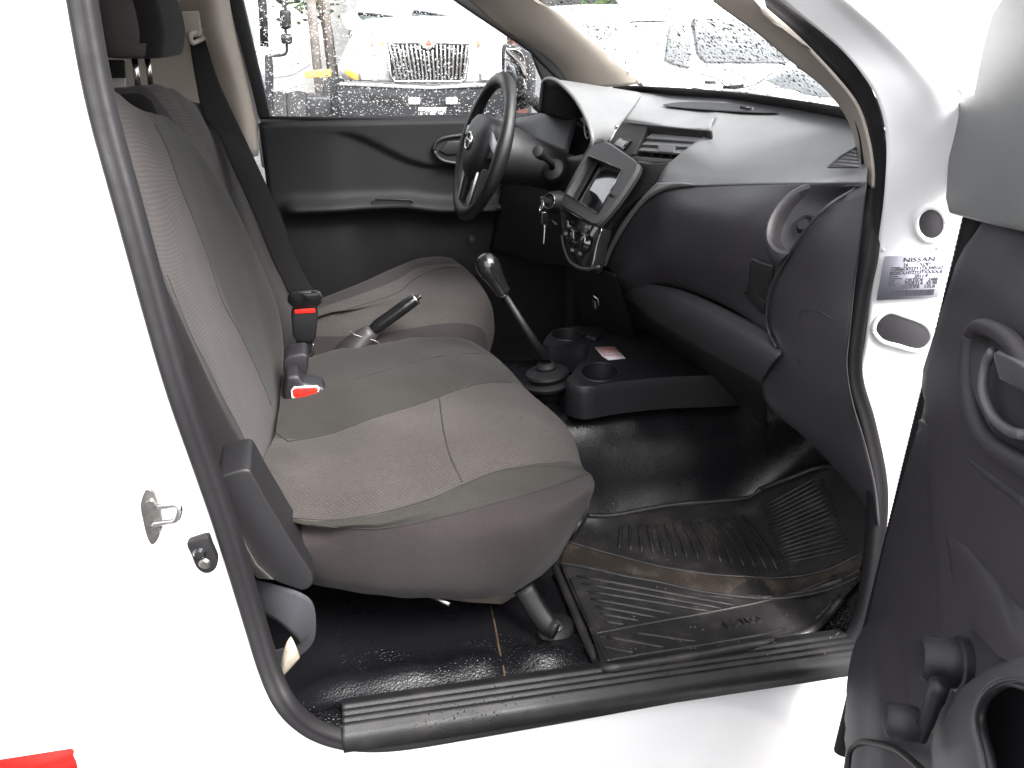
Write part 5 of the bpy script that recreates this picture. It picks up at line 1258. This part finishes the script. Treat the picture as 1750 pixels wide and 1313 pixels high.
# ---- bonneted cargo truck facing us
YT = 8.5
def tp(x, y, Y=YT): return P(x, y, Y=Y)
CT = empty('cargo_truck', (1.2, 9.5, GZ)); tag(CT, 'white bonneted cargo truck with barred chrome grille and plate TRK 496', 'cargo truck')
hd = [[(600, 60, 9.0), (640, 45, 8.9), (735, 36, 8.85), (810, 42, 8.9), (858, 58, 9.0)], [(585, 95, 8.75), (640, 72, 8.62), (735, 62, 8.58), (800, 70, 8.62), (850, 95, 8.75)], [(578, 120, 8.7), (650, 108, 8.58), (735, 108, 8.55), (802, 108, 8.58), (852, 122, 8.7)], [(590, 138, 8.75), (660, 140, 8.62), (735, 142, 8.60), (800, 142, 8.62), (850, 142, 8.75)]]
patch('bonnet', hd, WHITE, CT, solid=.02)
patch('bonnet', [[(600, 60, 9.0), (640, 45, 8.9), (735, 36, 8.85), (810, 42, 8.9), (858, 58, 9.0)], [(615, 35, 10.2), (650, 30, 10.2), (735, 27, 10.2), (800, 30, 10.2), (850, 38, 10.2)]], WHITE, CT, solid=.02)
CAB = box('cab', (tp(735, 0, 11.3).x, 11.4, .75), (2.1, 1.9, 2.5), WHITE, CT, bevel=.15)
WSG = prism('windscreen', [P(x, y, Y=10.42) for x, y in ((606, 33), (860, 36), (850, -70), (612, -70))], V((0, .02, 0)), mat('truck_windscreen', (.30, .34, .36), .1, coat=1), CT, bevel=.01)
for a, b in (((612, 24), (672, 30)), ((706, 20), (764, 30))): tube('wiper', [P(*a, Y=10.39), P((a[0]+b[0])/2, (a[1]+b[1])/2-1, Y=10.36), P(*b, Y=10.39)], .022, RUBBER, CT, n=6)
GRI = prism('grille', [tp(x, y, 8.50) for x, y in ((662, 75), (700, 74), (718, 76), (731, 86), (745, 75), (765, 74), (800, 76), (799, 100), (794, 132), (786, 137), (676, 137), (668, 128))], V((0, .05, 0)), DARKIN, CT, bevel=.005)
for k in range(19):
    u = k/18; x0_, x1_ = 665+u*133, 680+u*112
    yt = 76 if abs(x0_-731) > 12 else 86
    prism('grille_bar', [tp(x0_-1.7, yt, 8.47), tp(x0_+1.7, yt, 8.47), tp(x1_+1.5, 136, 8.47), tp(x1_-1.5, 136, 8.47)], V((0, .03, 0)), CHROME, GRI, bevel=.003)
gb_ = [(660, 74), (716, 73), (731, 85), (746, 73), (802, 75), (800, 105), (795, 136), (786, 140), (675, 140), (667, 130)]
tube('grille_frame', [tp(x, y, 8.46) for x, y in gb_]+[tp(*gb_[0], 8.46)], .018, CHROME, GRI, n=8)
prism('bonnet_emblem', [tp(x, y, 8.45) for x, y in ((732, 67), (737, 75), (732, 84), (727, 75))], V((0, .02, 0)), WHITE, CT, bevel=.002)
tube('bonnet_emblem', [tp(x, y, 8.44) for x, y in ((732, 68), (736.5, 75), (732, 83), (727.5, 75), (732, 68))], .009, mat('emblem_red', (.65, .10, .05), .4), CT, n=6)
tube('bonnet_emblem', [tp(x, y, 8.44) for x, y in ((729, 75), (735, 75))], .008, bpy.data.materials['emblem_red'], CT, n=6)
for px, m_ in ((((588, 118), (604, 120), (612, 130), (612, 138), (600, 134), (590, 127)), AMBER), (((614, 122), (640, 124), (646, 135), (640, 138), (618, 137)), LENS)):
    prism('headlight' if m_ is LENS else 'indicator', [tp(x, y, 8.60) for x, y in px], V((0, .05, 0)), m_, CT, bevel=.008)
prism('headlight', [tp(x, y, 8.60) for x, y in ((820, 122), (846, 122), (848, 136), (824, 138))], V((0, .05, 0)), LENS, CT, bevel=.008)
prism('marker_light', [tp(x, y, 8.58) for x, y in ((650, 74), (656, 72), (662, 112), (656, 114))], V((0, .03, 0)), AMBER, CT, bevel=.004)
for px in (((632, 70), (639, 68), (640, 80), (634, 82)), ((814, 70), (820, 68), (823, 80), (817, 82))): prism('marker_light', [tp(x, y, 8.60) for x, y in px], V((0, .03, 0)), mat('lens_grey', (.3, .2, .14), .3), CT, bevel=.004)
BP = prism('bumper', [tp(x, y, 8.35) for x, y in ((578, 142), (600, 146), (735, 150), (830, 146), (880, 142), (884, 180), (876, 215), (735, 218), (585, 214), (576, 180))], V((0, .35, 0)), TRUCKDARK, CT, bevel=.03)
prism('bumper_trim', [tp(x, y, 8.33) for x, y in ((580, 141), (735, 148), (878, 141), (878, 146), (735, 153), (580, 146))], V((0, .02, 0)), SILVER, BP, bevel=.004)
for x in (708, 772): prism('tow_hook_cover', [tp(x-10, 167, 8.33), tp(x+10, 167, 8.33), tp(x+10, 179, 8.33), tp(x-10, 179, 8.33)], V((0, .02, 0)), mat('cream_plate', (.55, .50, .40), .6), BP, bevel=.01)
prism('bumper_recess', [tp(x, y, 8.34) for x, y in ((622, 160), (690, 165), (690, 182), (645, 178))], V((0, .01, 0)), DARKIN, BP, bevel=.004)
PL = prism('number_plate', [tp(x, y, 8.32) for x, y in ((715, 184), (762, 184), (762, 206), (715, 206))], V((0, .01, 0)), mat('plate_white', (.75, .75, .70), .5), BP, bevel=.002)
text('plate_text', 'TRK 496', .094, tp(738.5, 195, 8.315), (1, 0, 0), (0, 0, 1), INK, PL, bold=.003)
lathe('bonnet_mirror', [(0, .06), (.06, .05), (.095, .02), (.10, -.03), (.05, -.06)], tp(600, 36, 8.9), (0, -1, 0), WHITE, CT, n=24)
tube('mirror_bracket', [tp(600, 44, 8.9), tp(597, 60, 9.0), tp(604, 72, 8.9)], .015, STEEL, CT, n=6)
for x in (575, 880): lathe('wheel', [(0, -.14), (.3, -.15), (.48, -.12), (.5, 0), (.48, .12), (.3, .15), (0, .14)], V((tp(x, 180, 9.3).x, 9.3, GZ+.5)), (1, 0, 0), TYRE, CT, n=28)
box('cargo_box', (tp(735, 0, 12).x, 14.4, 1.2), (2.5, 4.0, 2.8), WHITE, CT, bevel=.04)
# ---- second truck, seen past the rear pillar with its mirrors
T2 = empty('flatbed_truck', (-.6, 8.2, GZ)); tag(T2, 'white truck cab with black twin mirrors on arms, left of the bonneted truck', 'truck')
patch('cab', [[(380, -40, 6.6), (430, -40, 6.6), (452, -40, 6.9), (460, -40, 7.6)], [(380, 60, 6.6), (430, 60, 6.6), (454, 60, 6.85), (462, 60, 7.6)], [(390, 130, 6.5), (440, 130, 6.5), (458, 130, 6.8), (464, 130, 7.6)], [(400, 210, 6.5), (445, 210, 6.5), (458, 210, 6.8), (462, 210, 7.6)]], WHITE, T2, solid=.03)
prism('cab_window', [P(x, y, Y=6.55) for x, y in ((400, -20), (428, -20), (436, 40), (434, 76), (415, 78))], V((0, .03, 0)), mat('pale_window', (.28, .30, .31), .1, coat=1), T2, bevel=.01)
prism('wheel_arch', [P(x, y, Y=6.45) for x, y in ((452, 95), (462, 92), (466, 110), (466, 205), (454, 205))], V((0, .1, 0)), TRUCKDARK, T2, bevel=.01)
tube('door_pillar', [P(445, -30, Y=6.5), P(450, 30, Y=6.5), P(452, 80, Y=6.5)], .035, RUBBER, T2, n=8)
for a, b, c_, d_ in ((477, 497, 16, 50), (479, 499, 57, 76)):
    prism('truck_mirror', [P(a, c_, Y=6.4), P(b-1, c_+1, Y=6.4), P(b, d_, Y=6.4), P(a+1, d_, Y=6.4)], V((0, .12, 0)), PLASD, T2, bevel=.025)
tube('mirror_arm', spline([P(x, y, Y=6.45) for x, y in ((468, -2), (482, 2), (488, 16), (488, 55), (490, 78), (490, 88), (484, 94), (462, 96))], 4), .012, PLASD, T2, n=8)
prism('side_rail', [P(x, y, Y=9.2) for x, y in ((463, 130), (490, 124), (530, 105), (530, 112), (500, 130), (465, 136))], V((0, .1, 0)), SILVER, T2, bevel=.01)
bm = bmesh.new(); box_bm(bm, V((P(500, 165, Y=9).x-.1, 9.1, .05)), (1.1, .6, .5)); box_bm(bm, V((P(480, 190, Y=9).x, 8.8, -.2)), (.5, .5, .5)); bm_obj('chassis', bm, TRUCKDARK, T2, bevel=.03)
for x in (480, 512): lathe('wheel', [(0, -.12), (.3, -.13), (.42, -.10), (.44, 0), (.42, .1), (.3, .13), (0, .12)], V((P(x, 190, Y=9).x, 8.9, GZ+.44)), (1, 0, 0), TYRE, T2, n=24)
# ---- site hut, posts, barrier behind them
WL = box('site_wall', (P(500, 60, Y=16).x, 16.5, .55), (3.6, .2, 2.2), mat('pale_wall', (.62, .60, .57), .8, mottle=.1), None, bevel=.01); tag(WL, 'pale boarded wall behind the white trucks', 'wall')
for x, w_, l_ in ((533, .07, 'thicker weathered post between the two white trucks'), (559, .05, 'thin weathered post close beside the bonneted truck')):
    o = tube('post', [P(x, 20, Y=12)-V((0, 0, 2.2)), P(x, 20, Y=12)+V((0, 0, .9))], w_, mat('weathered_post', (.22, .19, .17), .9, mottle=.5), None, n=10); tag(o, l_, 'post')
o = prism('barrier', [P(x, y, Y=11) for x, y in ((520, 122), (566, 118), (566, 132), (522, 134))], V((0, .08, 0)), YELLOW, None, bevel=.01); tag(o, 'yellow painted barrier board between the trucks', 'barrier')
o = tube('garden_hose', [P(x, y, Y=9.8) for x, y in ((515, 164), (545, 163), (575, 165))], .02, GREENH, None, n=8); tag(o, 'thin green hose stretched above the grass between the trucks', 'hose')
bm = bmesh.new()
for k in range(500):
    x, y = random.uniform(-.35, .35), random.uniform(-.3, .3); c = V((P(540, 180, Y=9.6).x+x, 9.6+y, GZ)); a = random.uniform(0, 6.28); h = random.uniform(.15, .5)
    p = [c, c+V((.02*math.cos(a), .02*math.sin(a), 0)), c+V((random.uniform(-.1, .1), random.uniform(-.1, .1), h))]; bm.faces.new([bm.verts.new(q) for q in p])
o = bm_obj('grass', bm, GRASSM, None, smooth=False); tag(o, kind='stuff')
# tree behind: limbs and leaf clumps
TR = empty('tree', (P(500, 0, Y=13).x, 13, GZ)); tag(TR, 'leafy green tree above the pale boarded wall', 'tree')
bx = P(505, 0, Y=13)
tube('trunk', [V((bx.x+.5, 13, GZ)), V((bx.x+.45, 13, 1.0)), V((bx.x+.2, 13, 2.4))], [.10, .08, .04], BARK, TR, n=8)
bm = bmesh.new()
for k in range(900):
    cl = random.choice(((-.1, .2, 1.5, .3), (.25, 0, 1.35, .25), (.5, .1, 1.7, .35), (0, -.1, 1.9, .4), (.9, 0, 2.0, .4), (-.3, 0, 1.75, .25)))
    c = V((bx.x+cl[0]+random.gauss(0, cl[3]*.5), 13+cl[1]+random.gauss(0, cl[3]*.5), cl[2]+random.gauss(0, cl[3]*.4)))
    n = V((random.gauss(0, 1), random.gauss(0, 1), random.gauss(0, 1))).normalized(); M = axes(n); s = random.uniform(.03, .07)
    bm.faces.new([bm.verts.new(c+M @ V(q)) for q in ((-s, 0, 0), (0, -s*.5, 0), (s, 0, 0), (0, s*.5, 0))])
bm_obj('crown', bm, LEAF, TR, smooth=False)
# red brown container edge seen near the far mirror
o = box('brick_column', (P(890, 130, Y=7).x, 7.2, .5), (.16, .3, 1.5), BROWN, None, bevel=.02); tag(o, 'reddish brown brick column behind the far wing mirror', 'column')
# ---- white van beyond the windscreen
VN = empty('white_van', (3.0, 5.6, GZ)); tag(VN, 'white van beyond the windscreen with a small quarter window and a long side window', 'van')
yv = 5.0
vs = [[(1010, -60, 5.35), (1100, -60, 5.25), (1200, -70, 5.25), (1420, -60, 5.25), (1700, -60, 5.3)], [(1060, 10, 5.05), (1120, 8, 5.0), (1190, 6, 5.0), (1380, 10, 5.0), (1700, 12, 5.05)], [(1045, 100, 5.0), (1110, 108, 4.95), (1180, 112, 4.95), (1380, 110, 4.95), (1700, 108, 5.0)], [(1040, 200, 5.05), (1110, 205, 5.0), (1180, 206, 5.0), (1380, 205, 5.0), (1700, 204, 5.05)]]
patch('van_body', vs, WHITE, VN, solid=.04)
patch('van_body', [[(1010, -60, 5.35), (1420, -60, 5.25), (1700, -60, 5.3)], [(1010, -60, 6.2), (1420, -60, 6.2), (1700, -60, 6.2)]], WHITE, VN, solid=.04)
for px in (((1147, 40), (1168, 42), (1181, 80), (1180, 117), (1150, 110), (1136, 103), (1141, 70)), ((1184, 32), (1200, 29), (1300, 30), (1420, 30), (1470, 60), (1490, 108), (1340, 108), (1206, 107), (1192, 92))):
    fp = prism('van_window', [P(x, y, Y=4.93) for x, y in px], V((0, .03, 0)), mat('van_window_glass', (.24, .25, .26), .1, coat=1), VN, bevel=.01)
tube('door_line', [P(x, y, Y=4.94) for x, y in ((1078, 38), (1140, 36))], .006, RUBBER, VN, n=6)
lathe('wheel', [(0, -.11), (.24, -.12), (.33, -.09), (.35, 0), (.33, .09), (.24, .12), (0, .11)], V((P(1200, 170, Y=5.1).x, 5.1, GZ+.35)), (0, 1, 0), TYRE, VN, n=28)
# ---- pale car left of the van and silver car in front of it
C1 = empty('parked_car', (2.2, 7.6, GZ)); tag(C1, 'pale car parked behind the van with a wide light grey window', 'car')
patch('car_body', [[(930, 12, 7.6), (1000, 8, 7.4), (1080, 8, 7.4), (1120, 10, 7.5)], [(925, 60, 7.3), (1000, 60, 7.1), (1080, 60, 7.1), (1120, 60, 7.2)], [(925, 110, 7.2), (1000, 112, 7.0), (1080, 112, 7.0), (1120, 110, 7.1)], [(930, 190, 7.2), (1000, 190, 7.0), (1080, 190, 7.0), (1120, 190, 7.1)]], WHITE, C1, solid=.03)
prism('car_window', [P(x, y, Y=7.05) for x, y in ((966, 43), (1010, 36), (1066, 38), (1056, 72), (1046, 96), (1000, 95), (968, 84))], V((0, .03, 0)), mat('hazy_window', (.42, .44, .44), .15, coat=1), C1, bevel=.01)
C2 = empty('parked_car', (2.8, 3.4, GZ)); tag(C2, 'white car nearest the windscreen, its dark screen sloping down to the right', 'car')
patch('car_body', [[(1180, 128, 3.9), (1230, 145, 3.7), (1290, 150, 3.6), (1340, 110, 3.7), (1420, 95, 4.0), (1720, 100, 4.0)], [(1170, 150, 3.6), (1240, 160, 3.4), (1300, 168, 3.35), (1360, 160, 3.4), (1440, 160, 3.6), (1740, 165, 3.6)], [(1165, 200, 3.5), (1240, 205, 3.3), (1300, 210, 3.25), (1370, 215, 3.3), (1450, 220, 3.5), (1740, 230, 3.5)]], WHITE, C2, solid=.03)
prism('car_windscreen', [P(x, y, Y=3.42) for x, y in ((1308, 138), (1362, 112), (1400, 130), (1440, 160), (1440, 172), (1360, 160))], V((0, .02, 0)), mat('car_screen_glass', (.13, .14, .15), .1, coat=1), C2, bevel=.01)
tube('bonnet_gap', spline([P(x, y, Y=3.42) for x, y in ((1195, 126), (1220, 133), (1236, 144), (1246, 152), (1270, 150), (1296, 142), (1320, 124))], 4), .003, RUBBER, C2, n=6)
tube('wiper', [P(1236, 150, Y=3.36), P(1270, 147, Y=3.36)], .01, RUBBER, C2, n=6)
tube('grille_trim', [P(1205, 141, Y=3.4), P(1222, 141, Y=3.4)], .01, INK, C2, n=6)
# dark foliage over the van roof, shed far right
HG = empty('hedge', (4.5, 9.5, GZ)); tag(HG, 'grey green hedge beyond the van roof', 'hedge')
bm = bmesh.new()
for k in range(1500):
    c = V((random.uniform(3.2, 5.6), 9.5+random.uniform(-.4, .4), random.uniform(-.5, 1.55+.25*math.sin(k)))); n = V((random.gauss(0, 1), random.gauss(0, 1)-.5, random.gauss(0, 1))).normalized(); M = axes(n); s = random.uniform(.06, .12)
    bm.faces.new([bm.verts.new(c+M @ V(q)) for q in ((-s, 0, 0), (0, -s*.6, 0), (s, 0, 0), (0, s*.6, 0))])
bm_obj('foliage', bm, LEAF, HG, smooth=False)
SH = box('shed', (P(1690, 20, Y=15).x+.6, 15.3, .6), (2.2, .4, 2.2), mat('shed_wall', (.62, .55, .54), .8, mottle=.1), None, bevel=.01); tag(SH, 'pale shed wall with a grey post beyond the front pillar', 'shed')
o = tube('shed_post', [P(1664, 62, Y=14)-V((0, 0, .5)), P(1672, -30, Y=14)], .12, mat('grey_post', (.40, .37, .37), .8), None, n=10); tag(o, 'grey round post in front of the pale shed wall', 'post')

# ================================================================== LIGHT
Wd = bpy.data.worlds.new('World'); S.world = Wd; Wd.use_nodes = True; nt = Wd.node_tree
bgn = nt.nodes['Background']; sky = nt.nodes.new('ShaderNodeTexSky'); sky.sky_type = 'NISHITA'; sky.sun_disc = False
EL, ROT = rad(50), rad(146)
sky.sun_elevation = EL; sky.sun_rotation = ROT; sky.air_density = 1.2; sky.dust_density = 6; sky.ozone_density = 1
hs = nt.nodes.new('ShaderNodeHueSaturation'); hs.inputs['Saturation'].default_value = .12
nt.links.new(sky.outputs[0], hs.inputs['Color']); nt.links.new(hs.outputs[0], bgn.inputs[0]); bgn.inputs[1].default_value = .15
sd = bpy.data.lights.new('sun', 'SUN'); sd.energy = 1.5; sd.angle = rad(20); sd.color = (1, .97, .93)
so = bpy.data.objects.new('sun', sd); COL.objects.link(so)
az = ROT; sv = V((math.sin(az)*math.cos(EL), math.cos(az)*math.cos(EL), math.sin(EL)))
so.rotation_euler = sv.to_track_quat('Z', 'Y').to_euler()
S.view_settings.view_transform = 'Standard'; S.view_settings.look = 'None'; S.view_settings.exposure = 2.2; S.view_settings.gamma = 1
S.view_settings.use_curve_mapping = False
S.render.engine = 'CYCLES'; S.cycles.max_bounces = 8; S.cycles.transparent_max_bounces = 16; S.cycles.caustics_refractive = False
S.cycles.use_denoising = True
